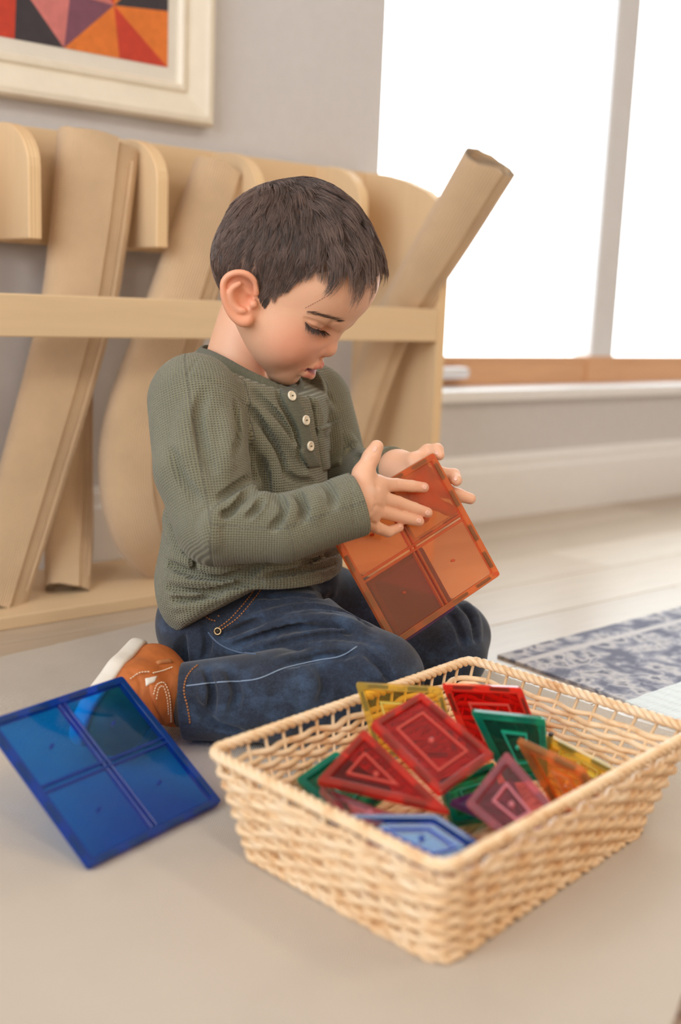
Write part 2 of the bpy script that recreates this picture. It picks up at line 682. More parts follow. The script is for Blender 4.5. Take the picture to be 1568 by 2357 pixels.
# ------------------------------------------------------------------ rolled cotton mats
def rolled_mat(name, label, pts, wides, thicks, wide_dir, turns=2.6, sheet=.005, seed=0, n=26, mat=None):
    """a cotton mat rolled up and squashed flat: spiral section swept along a sagging axis"""
    rs = np.random.RandomState(seed)
    P = catmull(pts, n)
    wd = catmull(np.array(wides)[:, None], n)[:, 0]
    td = catmull(np.array(thicks)[:, None], n)[:, 0]
    T = np.gradient(P, axis=0)
    T /= np.linalg.norm(T, axis=1)[:, None]
    wdv = np.asarray(wide_dir, float)
    A = wdv[None] - T * (T @ wdv)[:, None]
    A /= np.linalg.norm(A, axis=1)[:, None]
    B = np.cross(T, A)
    m = int(26 * turns)
    th = np.linspace(0, 2 * math.pi * turns, m)
    V = []
    prof = []
    for side in (0, 1):
        fr = (1 - turns * sheet * 1.05 / .03) + th / (2 * math.pi) * sheet * 1.05 / .03
        fr = np.maximum(fr, .12)
        prof.append((th + 1.1, fr, side))
    rings = []
    for i in range(n):
        ring = []
        for (ang, fr, side) in prof:
            ca, sa = np.cos(ang), np.sin(ang)
            ex = np.sign(ca) * np.abs(ca) ** .85
            ey = np.sign(sa) * np.abs(sa) ** .85
            # inner layers keep the sheet thickness rather than scaling with the width
            lay = (fr.max() - fr) / (sheet * 1.05 / .03)
            wv = np.maximum(wd[i] - lay * sheet * 1.1 - side * sheet, .004)
            tv = np.maximum(td[i] - lay * sheet * 1.1 - side * sheet, .0015)
            q = P[i] + A[i] * (ex * wv)[:, None] + B[i] * (ey * tv)[:, None]
            e = 0
            if i == 0 or i == n - 1:
                e = (rs.rand(m) - .5) * .003 + .002 * np.sin(ang * 2.3) - lay * .004
                q = q + T[i] * (e if i == n - 1 else -e)[:, None]
            ring.append(q)
        rings.append(np.concatenate([ring[0], ring[1][::-1]]))
    V = np.concatenate(rings)
    k = 2 * m
    F = []
    i = np.arange(n - 1)[:, None]
    j = np.arange(k)[None]
    j2 = (j + 1) % k
    F = np.stack([i * k + j, i * k + j2, (i + 1) * k + j2, (i + 1) * k + j], -1).reshape(-1, 4).tolist()
    for base, flip in ((0, True), ((n - 1) * k, False)):
        for a in range(m - 1):
            q = [base + a, base + a + 1, base + k - 2 - a, base + k - 1 - a]
            F.append(q if flip else q[::-1])
    org = P[0] if P[0][2] < P[-1][2] else P[-1]
    me = raw(V, F, True, org)
    shade_smooth(me, 50)
    ar = np.r_[0, np.cumsum(np.linalg.norm(np.diff(rings[n // 2], axis=0), axis=1))]
    vl = np.r_[0, np.cumsum(np.linalg.norm(np.diff(P, axis=0), axis=1))]
    fb = np.zeros((n, k, 3), np.float32)
    fb[..., 0] = ar[None]
    fb[..., 1] = vl[:, None]
    at = me.attributes.new('fab', 'FLOAT_VECTOR', 'POINT')
    at.data.foreach_set('vector', fb.ravel())
    mat = mat or M_ROLL
    o = add(name, me, mat, label=label, cat='mat', group='rolled mats in the rack')
    o.location = org
    # loose end of the sheet: a sewn hem line along the roll
    ia = np.array([A[i] * (math.cos(1.1) * 0 + wd[i] * .62) + B[i] * (-td[i] * .86) for i in range(n)])
    hem = P + ia
    h = add('hem', tube(hem[1:-1], .0011, 5, org=org), mat, o)
    return o


def pth(*q):
    return [on_y(x, y, d) for x, y, d in q]


XD = np.array([1.0, .0, 0.0])
la = on_z(-8, 1392, .018)
rolled_mat('rolled_mat', 'wide cream cotton roll leaning left beside the picture, crossing the rail', [la, on_y(70, 1120, 1.49), on_y(172, 755, 1.505), on_y(205, 560, 1.53), on_y(232, 322, 1.545)],
           [.045, .052, .058, .062, .067], [.024, .026, .027, .029, .030], XD, seed=1)
lb = on_z(158, 1362, .018)
rolled_mat('rolled_mat', 'short narrow cotton roll standing upright behind the leaning roll', [lb, on_y(162, 1200, 1.545), on_y(165, 1000, 1.56), on_y(172, 800, 1.57), on_y(190, 620, 1.57)],
           [.036, .040, .036, .033, .03], [.024, .026, .026, .024, .022], XD, seed=2)
lc = on_z(400, 1318, .018)
rolled_mat('rolled_mat', 'thick cotton roll bulging and bent at the bottom behind the child', [lc, on_y(335, 1225, 1.475), on_y(310, 1100, 1.485), on_y(325, 960, 1.49), on_y(395, 770, 1.50), on_y(455, 590, 1.525), on_y(517, 400, 1.545)],
           [.034, .052, .058, .058, .058, .056, .055], [.022, .03, .032, .032, .03, .03, .03], XD, seed=3)
rolled_mat('rolled_mat', 'cotton roll leaning out to the right past the rack end, spiral end showing', [on_y(745, 1300, 1.53), on_y(800, 1075, 1.51), on_y(888, 795, 1.468), on_y(935, 702, 1.448), on_y(1030, 545, 1.36), on_y(1133, 372, 1.27)],
           [.028, .031, .038, .043, .048, .050], [.02, .022, .026, .027, .030, .031], np.array([.8, -.45, .0]), turns=5.6, seed=4)

# ------------------------------------------------------------------ picture
pc = on_y(494, 292, WALL_Y - .028)
FXR, FZB = float(pc[0]), float(pc[2])
FXL, FZT = FXR - .92, FZB + .72
pic = empty('framed_picture', (FXR, WALL_Y, FZB), 'cream framed picture of bright colour blocks on the wall above the rack', 'picture')
PO = pic.location
prof = [(0, 0), (0, .024), (.004, .029), (.012, .030), (.018, .026), (.046, .014), (.050, .019), (.056, .019), (.061, .013), (.061, 0)]
cs = [(FXL, FZB, 1, 1), (FXR, FZB, -1, 1), (FXR, FZT, -1, -1), (FXL, FZT, 1, -1)]
for k in range(4):
    V, F = [], []
    for (x, z, sx, sz) in (cs[k], cs[(k + 1) % 4]):
        for d, h in prof:
            V.append((x + sx * d, WALL_Y - h, z + sz * d))
    n = len(prof)
    for i in range(n):
        j = (i + 1) % n
        F.append([i, j, n + j, n + i])
    F.append(list(range(n)))
    F.append(list(range(n, 2 * n)))
    me = raw(V, F, False, PO)
    bm = bmesh.new()
    bm.from_mesh(me)
    bmesh.ops.recalc_face_normals(bm, faces=bm.faces)
    bm.to_mesh(me)
    bm.free()
    add('frame_bar', me, M_FRAME, pic)
add('mat_board', box((FXL + .058, WALL_Y - .008, FZB + .058), (FXR - .058, WALL_Y - .004, FZT - .058), 0, PO), M_MATBOARD, pic)
ac = on_y(386, 155, WALL_Y - .009)
AX1, AZ0 = float(ac[0]), float(ac[2])
AX0, AZ1 = FXL + (FXR - AX1), FZT - (AZ0 - FZB)


def mat_print(rgb):
    return mat_simple('printed_ink', rgb, .7, .10, 70)


inks = [mat_print(c) for c in [(196, 62, 42), (222, 120, 48), (66, 84, 140), (122, 74, 92), (226, 160, 60), (58, 52, 58), (120, 130, 110), (206, 120, 116)]]
nx, nz = 9, 7
rnd = random.Random(11)
V, F, MI = [], [], []
gx = [[AX0 + (AX1 - AX0) * (i + (0 if i in (0, nx) else rnd.uniform(-.12, .12))) / nx for i in range(nx + 1)] for j in range(nz + 1)]
for j in range(nz + 1):
    for i in range(nx + 1):
        zz = AZ0 + (AZ1 - AZ0) * (j + (0 if j in (0, nz) else rnd.uniform(-.1, .1))) / nz
        V.append((gx[j][i], WALL_Y - .0088, zz))
pal = [0, 1, 2, 0, 3, 4, 0, 2, 5, 1, 7, 0, 6, 1]
last = -1
for j in range(nz):
    for i in range(nx):
        a = j * (nx + 1) + i
        b, c, d = a + 1, a + nx + 2, a + nx + 1
        F += [[a, b, c], [a, c, d]] if (i + j) % 2 else [[a, b, d], [b, c, d]]
        for _ in range(2):
            k = rnd.choice(pal)
            while k == last:
                k = rnd.choice(pal)
            last = k
            MI.append(k)
me = raw(V, F, False, PO)
art = add('artwork', me, inks, pic)
for f, k in zip(me.polygons, MI):
    f.material_index = k


# ------------------------------------------------------------------ rugs and mats on the floor
def sheet(name, corners, z0, thick, mat, label, cat, nu=60, nv=60, wav=.0012, seed=0, fray=.0):
    rs = np.random.RandomState(seed)
    C = [np.array(c, float) for c in corners]
    u = np.linspace(0, 1, nu)[None, :, None]
    v = np.linspace(0, 1, nv)[:, None, None]
    P = (1 - v) * ((1 - u) * C[0] + u * C[1]) + v * ((1 - u) * C[3] + u * C[2])
    P = P.reshape(-1, 2)
    ph = rs.rand(6) * 6
    hgt = wav * (np.sin(P[:, 0] * 17 + ph[0] + 2 * P[:, 1]) + np.sin(P[:, 1] * 21 + ph[1] - 3 * P[:, 0])) * .5 + wav
    edge = np.zeros((nv, nu), bool)
    edge[0] = edge[-1] = True
    edge[:, 0] = edge[:, -1] = True
    jit = (rs.rand(nu * nv, 2) - .5) * .0022 * edge.ravel()[:, None] * (1 + fray)
    P = P + jit
    top = np.column_stack([P, z0 + thick + hgt * (~edge.ravel())])
    bot = np.column_stack([P, np.full(len(P), z0)])
    N = nu * nv
    idx = np.arange(N).reshape(nv, nu)
    q = np.stack([idx[:-1, :-1], idx[:-1, 1:], idx[1:, 1:], idx[1:, :-1]], -1).reshape(-1, 4)
    F = [q, q[:, ::-1] + N]
    loop = np.concatenate([idx[0, :], idx[1:, -1], idx[-1, -2::-1], idx[-2:0:-1, 0]])
    l2 = np.roll(loop, -1)
    F.append(np.stack([loop, loop + N, l2 + N, l2], -1))
    org = (float(P[:, 0].mean()), float(P[:, 1].mean()), z0)
    me = quads_mesh(np.vstack([top, bot]), np.vstack(F), True, org)
    shade_smooth(me, 50)
    o = add(name, me, mat, label=label, cat=cat)
    o.location = org
    return o


def mat_rug(name, dark, light, border):
    t = NT(name)
    v = t.coords()
    n1 = t.noise(v, 34.0, 3, .6, 1.4)
    vo = t.n('ShaderNodeTexVoronoi', feature='F1')
    vo.inputs['Scale'].default_value = 30.0
    t.l(v, vo.inputs['Vector'])
    sep = t.n('ShaderNodeSeparateXYZ')
    t.l(v, sep.inputs[0])
    f = t.math('ADD', t.math('MULTIPLY', n1, .75), t.math('MULTIPLY', vo.outputs['Distance'], .55))
    col = t.ramp(f, [(.42, lin(dark)), (.56, lin(light)), (.66, lin(border)), (.8, lin(dark))])
    # border stripe running along the long side
    s = t.math('ABSOLUTE', t.math('SUBTRACT', sep.outputs[1], .323))
    st = t.math('LESS_THAN', s, .006)
    col = t.mix(st, col, lin(light))
    return t.done(col, .95, t.bump(t.noise(v, 600.0, 2), .6, .0015))


sheet('patterned_rug', [(1.075, .20), (2.5, .23), (2.5, .985), (1.075, .952)], 0.0, .004, mat_rug('faded_rug_pile', (116, 120, 138), (206, 204, 206), (160, 162, 176)),
      'blue grey patterned rug on the plank floor beyond the basket', 'rug', 40, 30, .0, 3)
sheet('striped_mat', [(1.055, .25), (1.9, .28), (1.9, .765), (1.062, .740)], .0045, .003, mat_weave('pale_striped_cotton', (226, 236, 238), .006, .08, stripe=.5, coarse=.3),
      'pale blue white striped woven mat lying over the patterned rug', 'mat', 40, 30, .0004, 5)
sheet('brown_rug', [(.40, -.10), (1.02, -.05), (1.02, .43), (.40, .43)], 0.0, .0025, mat_rug('brown_rug_pile', (104, 80, 66), (168, 142, 126), (130, 104, 90)),
      'brown patterned rug peeking out under the cream mat', 'rug', 20, 20, .0, 6)
big = sheet('floor_mat', [(-.45, -.05), (1.035, .528), (.982, 1.342), (-.45, 1.128)], .0027, .004, M_MAT,
            'large cream woven cotton mat the child kneels on', 'mat', 120, 90, .0010, 7)
MATZ = .0075

# ------------------------------------------------------------------ wicker basket
BZ0, BZ1 = MATZ, .088
BOT = [np.array(c) for c in ((.512, .484), (.492, .690), (.775, .735), (.797, .527))]   # front, left, back, right
TOP = [np.array(c) for c in ((.496, .472), (.477, .722), (.834, .774), (.858, .520))]
bcen = sum(TOP) / 4
basket = empty('wicker_basket', (bcen[0], bcen[1], BZ0), 'rectangular pale wicker basket full of coloured magnetic tiles', 'basket')
BO = np.array(basket.location)


def rounded(C, r, n):
    """closed rounded rectangle through corners C, n points spaced evenly"""
    pts = []
    for i in range(4):
        p, a, b = C[i], C[i - 1], C[(i + 1) % 4]
        u = (a - p) / np.linalg.norm(a - p)
        w_ = (b - p) / np.linalg.norm(b - p)
        for k in range(7):
            t_ = k / 6
            q0, q1, q2 = p + u * r, p, p + w_ * r
            pts.append((1 - t_) ** 2 * q0 + 2 * t_ * (1 - t_) * q1 + t_ * t_ * q2)
    pts = np.array(pts)
    d = np.r_[0, np.cumsum(np.linalg.norm(np.diff(np.vstack([pts, pts[:1]]), axis=0), axis=1))]
    P2 = np.vstack([pts, pts[:1]])
    s = np.linspace(0, d[-1], n, endpoint=False)
    return np.column_stack([np.interp(s, d, P2[:, k]) for k in range(2)]), d[-1]


NST = 57
NPT = NST * 8


def bring(t_):
    C = [BOT[i] * (1 - t_) + TOP[i] * t_ for i in range(4)]
    P, per = rounded(C, .016, NPT)
    tg = np.roll(P, -1, 0) - np.roll(P, 1, 0)
    tg /= np.linalg.norm(tg, axis=1)[:, None]
    nrm = np.column_stack([-tg[:, 1], tg[:, 0]])
    if ((P - P.mean(0)) * nrm).sum() < 0:
        nrm = -nrm
    return P, nrm


RP = .0054
nrow = int((BZ1 - BZ0 - .006) / RP)
rs = np.random.RandomState(8)
for k in range(nrow):
    z = BZ0 + .003 + k * RP
    t_ = (z - BZ0) / (BZ1 - BZ0)
    P, nrm = bring(t_)
    a = np.arange(NPT) / NPT * NST * math.pi + k * math.pi
    off = .0024 * np.cos(a)
    wob = np.interp(np.arange(NPT), np.linspace(0, NPT, 40), rs.randn(40) * .0006)
    wob[-8:] *= np.linspace(1, 0, 8)
    wob[:8] *= np.linspace(0, 1, 8)
    Q = np.column_stack([P + nrm * off[:, None], z + wob + .0005 * np.sin(a * .5)])
    rr = .0029 * (1 + .1 * np.interp(np.arange(NPT), np.linspace(0, NPT, 30), rs.randn(30)))
    add('weaver', tube(Q, rr, 6, True, BO), M_WICKER, basket)
Pb, _ = bring(0.0)
Pt, _ = bring(1.0)
for i in range(NST):
    j = int((i + .0) * 8)
    a, b = Pb[j], Pt[j]
    ln = np.array([[a[0], a[1], BZ0], [(a[0] + b[0]) / 2, (a[1] + b[1]) / 2, (BZ0 + BZ1) / 2], [b[0], b[1], BZ1 - .002]])
    add('stake', tube(ln, .0017, 6, org=BO), M_WICKER, basket)
# braided rim: three strands wound round one another
P, nrm = bring(1.0)
for k in range(3):
    a = np.arange(NPT) / NPT * 2 * math.pi * 46 + k * 2 * math.pi / 3
    Q = np.column_stack([P + nrm * (.0030 * np.cos(a))[:, None], BZ1 + .0010 + .0026 * np.sin(a)])
    add('rim_strand', tube(Q, .0027, 7, True, BO), M_WICKER, basket)
P, nrm = bring(0.02)
for k in range(2):
    a = np.arange(NPT) / NPT * 2 * math.pi * 40 + k * math.pi
    Q = np.column_stack([P + nrm * (.0025 * np.cos(a) + .001)[:, None], BZ0 + .004 + .0022 * np.sin(a)])
    add('foot_strand', tube(Q, .0027, 6, True, BO), M_WICKER, basket)
nb = 24
for k in range(nb):
    t_ = (k + .5) / nb
    a = BOT[0] * (1 - t_) + BOT[1] * t_
    b = BOT[3] * (1 - t_) + BOT[2] * t_
    s = np.linspace(.01, .99, 70)
    Q = a[None] * (1 - s[:, None]) + b[None] * s[:, None]
    z = BZ0 + .005 + .0015 * np.cos(s * math.pi * 16 + k * math.pi)
    add('base_weaver', tube(np.column_stack([Q, z]), .0045, 6, org=BO), M_WICKER, basket)


# ------------------------------------------------------------------ magnetic tiles
MAGNET = mat_simple('magnet_steel', (52, 42, 44), .35, .05, 40)
TILE_COL = {
    'orange': ((1.0, .62, .42), (1.0, .44, .19)), 'blue': ((.03, .50, .92), (.03, .20, .72)), 'red': ((.76, .07, .06), (.95, .16, .11)),
    'yellow': ((.98, .84, .34), (.98, .82, .26)), 'green': ((.08, .60, .44), (.02, .62, .44)), 'purple': ((.46, .22, .54), (.36, .16, .48)),
    'rose': ((.86, .42, .46), (.90, .36, .42)), 'clear': ((.95, .93, .80), (.93, .92, .72)), 'amber': ((1.0, .62, .25), (1.0, .50, .18)),
}


def inset(poly, d):
    """inset of a convex planar polygon given in 2-D"""
    n = len(poly)
    out = []
    c = np.mean(poly, axis=0)
    lines = []
    for i in range(n):
        a, b = poly[i], poly[(i + 1) % n]
        t_ = (b - a) / np.linalg.norm(b - a)
        nn = np.array([-t_[1], t_[0]])
        if nn @ (c - a) < 0:
            nn = -nn
        lines.append((a + nn * d, t_))
    for i in range(n):
        (p, r), (q, s) = lines[i - 1], lines[i]
        den = r[0] * s[1] - r[1] * s[0]
        k = ((q - p)[0] * s[1] - (q - p)[1] * s[0]) / den
        out.append(p + r * k)
    return np.array(out)


def ring_mesh(outer, inner, h, toW, org, bev=.0008):
    n = len(outer)
    V = [toW(p, z) for z in (-h, h) for p in list(outer) + list(inner)]
    F = []
    for i in range(n):
        j = (i + 1) % n
        F.append([i, j, n + j, n + i])
        F.append([2 * n + i, 3 * n + i, 3 * n + j, 2 * n + j])
        F.append([i, 2 * n + i, 2 * n + j, j])
        F.append([n + i, n + j, 3 * n + j, 3 * n + i])
    me = raw(V, F, False, org)
    bm = bmesh.new()
    bm.from_mesh(me)
    bmesh.ops.recalc_face_normals(bm, faces=bm.faces)
    if bev:
        bmesh.ops.bevel(bm, geom=list(bm.edges), offset=bev, segments=2, affect='EDGES', profile=.5)
    bm.to_mesh(me)
    bm.free()
    return me


def tile(label, color, corners, big=False, fw=.0062, h=.0032, group='magnetic tiles in the basket', rounding=.003, ridge=True):
    """corners: planar polygon of world points; thickness 2h about that plane"""
    C = [np.array(c, float) for c in corners]
    pane_c, frame_c = TILE_COL[color]
    o0 = sum(C) / len(C)
    ux = C[1] - C[0]
    ux /= np.linalg.norm(ux)
    nz_ = np.cross(C[1] - C[0], C[-1] - C[0])
    nz_ /= np.linalg.norm(nz_)
    uy = np.cross(nz_, ux)
    poly = np.array([[(c - o0) @ ux, (c - o0) @ uy] for c in C])

    def toW(p, z):
        return o0 + ux * p[0] + uy * p[1] + nz_ * z
    low = min(C, key=lambda c: c[2])
    org = np.array([o0[0], o0[1], low[2]])
    name = 'magnetic_tile'
    T = empty(name, org, label, 'toy tile', group)
    mp, mf = mat_plastic(pane_c, 0, .06, {'orange': .10, 'amber': .14, 'blue': .04}.get(color, .08)), mat_plastic(frame_c, 1)
    mr = mat_plastic(tuple(min(1.0, x * 1.1 + .05) for x in frame_c), 2)
    # soften corners
    pr = []
    n = len(poly)
    for i in range(n):
        p, a, b = poly[i], poly[i - 1], poly[(i + 1) % n]
        u = (a - p) / np.linalg.norm(a - p)
        w_ = (b - p) / np.linalg.norm(b - p)
        for t_ in (0, .5, 1):
            pr.append((1 - t_) ** 2 * (p + u * rounding) + 2 * t_ * (1 - t_) * p + t_ * t_ * (p + w_ * rounding))
    pr = np.array(pr)
    inn = inset(poly, fw)
    pin = []
    for i in range(n):
        pin += [inn[i]] * 3
    # keep inner ring corners distinct
    pin = np.array(pin)
    for i in range(n):
        p, a, b = inn[i], inn[i - 1], inn[(i + 1) % n]
        u = (a - p) / np.linalg.norm(a - p)
        w_ = (b - p) / np.linalg.norm(b - p)
        pin[3 * i] = p + u * .0012
        pin[3 * i + 1] = p + (u + w_) * .0003
        pin[3 * i + 2] = p + w_ * .0012
    add('frame', ring_mesh(pr, pin, h, toW, org, .0006), mf, T)
    mags = []
    for i in range(n):
        a, b = poly[i], poly[(i + 1) % n]
        L = np.linalg.norm(b - a)
        t_ = (b - a) / L
        nn = np.array([-t_[1], t_[0]])
        if nn @ (-a) < 0:
            nn = -nn
        fr = (.14, .36, .64, .86) if big else (.27, .73)
        ml = .0095 if big else .009
        for f_ in fr:
            c = a + t_ * L * f_ + nn * (fw * .48)
            q = [c + t_ * sx * ml + nn * sy * .0015 for sx, sy in ((-1, -1), (1, -1), (1, 1), (-1, 1))]
            add('magnet', prism([toW(k, -h * .55) for k in q], nz_ * h * 1.1, 0, org), MAGNET, T)
    if big:
        hw = .0022
        ctr = inn.mean(0)
        for (i0, i1, i2, i3) in ((0, 1, 3, 2), (1, 2, 0, 3)):
            a = (inn[i0] + inn[i1]) / 2
            b = (inn[i2] + inn[i3]) / 2
            t_ = (b - a) / np.linalg.norm(b - a)
            nn = np.array([-t_[1], t_[0]])
            for sgn in (-1, 1):
                q = [a + nn * (sgn * .0028 - .0011), b + nn * (sgn * .0028 - .0011), b + nn * (sgn * .0028 + .0011), a + nn * (sgn * .0028 + .0011)]
                add('cross_bar', prism([toW(k, -h * .75) for k in q], nz_ * h * 1.5, .0004, org, 1), mf, T)
        for i in range(4):
            m0 = (inn[i] + inn[i - 1]) / 2
            m1 = (inn[i] + inn[(i + 1) % 4]) / 2
            q = inset(np.array([inn[i], m1, ctr, m0]), .0004)
            g = 8
            for zz in (-h * .62, h * .62):
                V, F = [], []
                for b_ in range(g + 1):
                    for a_ in range(g + 1):
                        s, r = a_ / g, b_ / g
                        p2 = (1 - r) * ((1 - s) * q[0] + s * q[1]) + r * ((1 - s) * q[3] + s * q[2])
                        bulge = .0011 * (1 - (2 * s - 1) ** 2) * (1 - (2 * r - 1) ** 2) * (1 if zz > 0 else -1)
                        V.append(toW(p2, zz + bulge))
                for b_ in range(g):
                    for a_ in range(g):
                        k = b_ * (g + 1) + a_
                        F.append([k, k + 1, k + g + 2, k + g + 1])
                add('pane', raw(V, F, True, org), mp, T)
            cq = q.mean(0)
            add('rivet', tube([toW(cq, -h * .6), toW(cq, h * 1.02)], .0015, 10, org=org), mf, T)
        for i in range(4):
            c = inn[i] * .985
            add('corner_rivet', tube([toW(poly[i] * .955, -h * .95), toW(poly[i] * .955, h * .97)], .0022, 10, org=org), mf, T)
    else:
        q = inset(poly, fw - .0003)
        add('pane', prism([toW(k, -.0008) for k in q], nz_ * .0016, 0, org), mp, T)
        if not ridge:
            return T
        q1, q2 = inset(poly, fw + (.010 if n == 4 else .008)), inset(poly, fw + (.0118 if n == 4 else .0095))
        add('inner_ridge', ring_mesh(q1, q2, .0020, toW, org, 0), mr, T)
        cq = poly.mean(0)
        add('rivet', tube([toW(cq, -.0026), toW(cq, .0026)], .0022, 12, org=org), mr, T)
    return T


def lift(C, dz):
    return [np.array(c) + np.array([0, 0, dz]) for c in C]


BLUE = [(.4923, .8943, .0985), (.5248, .7743, .0115), (.3778, .7356, .0115), (.3452, .8557, .0985)]
tile('large blue magnetic tile of four panes leaning on the shoe', 'blue', BLUE, True, .0068, group='loose tiles')
ORNG = [np.array(c) for c in ((.8516, .8652, .2933), (.9035, .8044, .1640), (.7659, .8201, .1014), (.7140, .8808, .2307))]
tile('large orange magnetic tile of four panes held in both hands', 'orange', ORNG, True, .0068, group='loose tiles')
# smaller tiles clinging to the back of the orange one
on = np.cross(ORNG[1] - ORNG[0], ORNG[3] - ORNG[0])
on /= np.linalg.norm(on)
if on @ (CAMP - ORNG[0]) > 0:
    on = -on
ex, ey = (ORNG[1] - ORNG[0]) / .152, (ORNG[3] - ORNG[0]) / .152
b0 = ORNG[0] + on * .0068 - ey * .004
tile('clear yellowish magnetic tile stuck behind the orange tile near its upper corner', 'clear', [b0, b0 + ex * .076, b0 + ex * .076 + ey * .076, b0 + ey * .076], group='loose tiles', ridge=False)
b1 = ORNG[0] + on * .0068 + ex * .080 + ey * .064
tile('purple magnetic tile stuck behind the orange tile at its lower edge', 'purple', [b1, b1 + ex * .076, b1 + ex * .076 + ey * .076, b1 + ey * .076], group='loose tiles', ridge=False)


def pt(px, py, z):
    return on_z(px, py, z)


def plane_tile(label, color, px, zs):
    """polygon from pixel corners with the height of its first three corners; the rest follow in the plane"""
    C = [on_z(x, y, z) for (x, y), z in zip(px, zs)]
    n_ = np.cross(C[1] - C[0], C[2] - C[0])
    for (x, y) in px[3:]:
        d = ray(x, y)
        C.append(CAMP + d * (((C[0] - CAMP) @ n_) / (d @ n_)))
    s = [round(float(np.linalg.norm(C[i] - C[i - 1])) * 100, 1) for i in range(len(C))]
    print('TILE', color, 'sides cm', s, 'z', [round(float(c[2]), 3) for c in C])
    return tile(label, color, C)


plane_tile('yellow square tile standing against the far side of the basket', 'yellow', [(818, 1570), (1016, 1581), (1060, 1745), (868, 1740)], [.112, .112, .048])
plane_tile('red square tile standing upright at the far corner of the basket', 'red', [(1016, 1573), (1200, 1581), (1262, 1745), (1085, 1745)], [.112, .112, .046])
plane_tile('red square tile with a pale inner outline leaning in the middle of the heap', 'red', [(968, 1598), (1137, 1742), (1012, 1832), (852, 1668)], [.118, .084, .072])
plane_tile('red triangular tile leaning beside the red square tile', 'red', [(838, 1682), (1038, 1874), (728, 1802)], [.100, .062, .072])
plane_tile('green tile peeking out under the red triangular tile', 'green', [(775, 1733), (905, 1820), (800, 1905), (682, 1798)], [.066, .052, .030])
plane_tile('green square tile standing behind the orange tile', 'green', [(1083, 1634), (1256, 1652), (1262, 1790), (1165, 1800)], [.108, .106, .05])
plane_tile('amber orange tile leaning on the right side of the heap', 'amber', [(1190, 1700), (1345, 1772), (1395, 1880), (1290, 1878)], [.100, .084, .040])
plane_tile('rose pink square tile with thick edges at the front of the heap', 'rose', [(1168, 1732), (1298, 1882), (1182, 1948), (1072, 1855)], [.098, .072, .050])
plane_tile('purple triangular tile tucked under the rose tile', 'purple', [(1032, 1848), (1180, 1800), (1240, 1935)], [.058, .062, .040])
plane_tile('yellow tile lying on edge along the right side of the basket', 'yellow', [(1262, 1690), (1432, 1778), (1400, 1830), (1250, 1735)], [.072, .062, .036])
plane_tile('blue triangular tile lying flat at the near corner of the basket', 'blue', [(752, 1882), (1003, 1882), (1132, 1966), (1000, 2005)], [.070, .066, .060])
plane_tile('dark green tile deep between the red and rose tiles', 'green', [(1010, 1800), (1135, 1760), (1160, 1880), (1040, 1900)], [.045, .045, .028])
plane_tile('red tile under the red triangular tile, its glare painted in as rose', 'rose', [(735, 1815), (870, 1870), (1000, 1905), (800, 1900)], [.058, .055, .045])  # rose plastic puts the glare on a red tile into its colour

FASTCHILD = False

# ------------------------------------------------------------------ distance-field modelling
def smin(a, b, k):
    if k <= 0:
        return np.minimum(a, b)
    h = np.maximum(k - np.abs(a - b), 0) / k
    return np.minimum(a, b) - h * h * k * .25


CREASE_D, CREASE_K = 2.1, .6


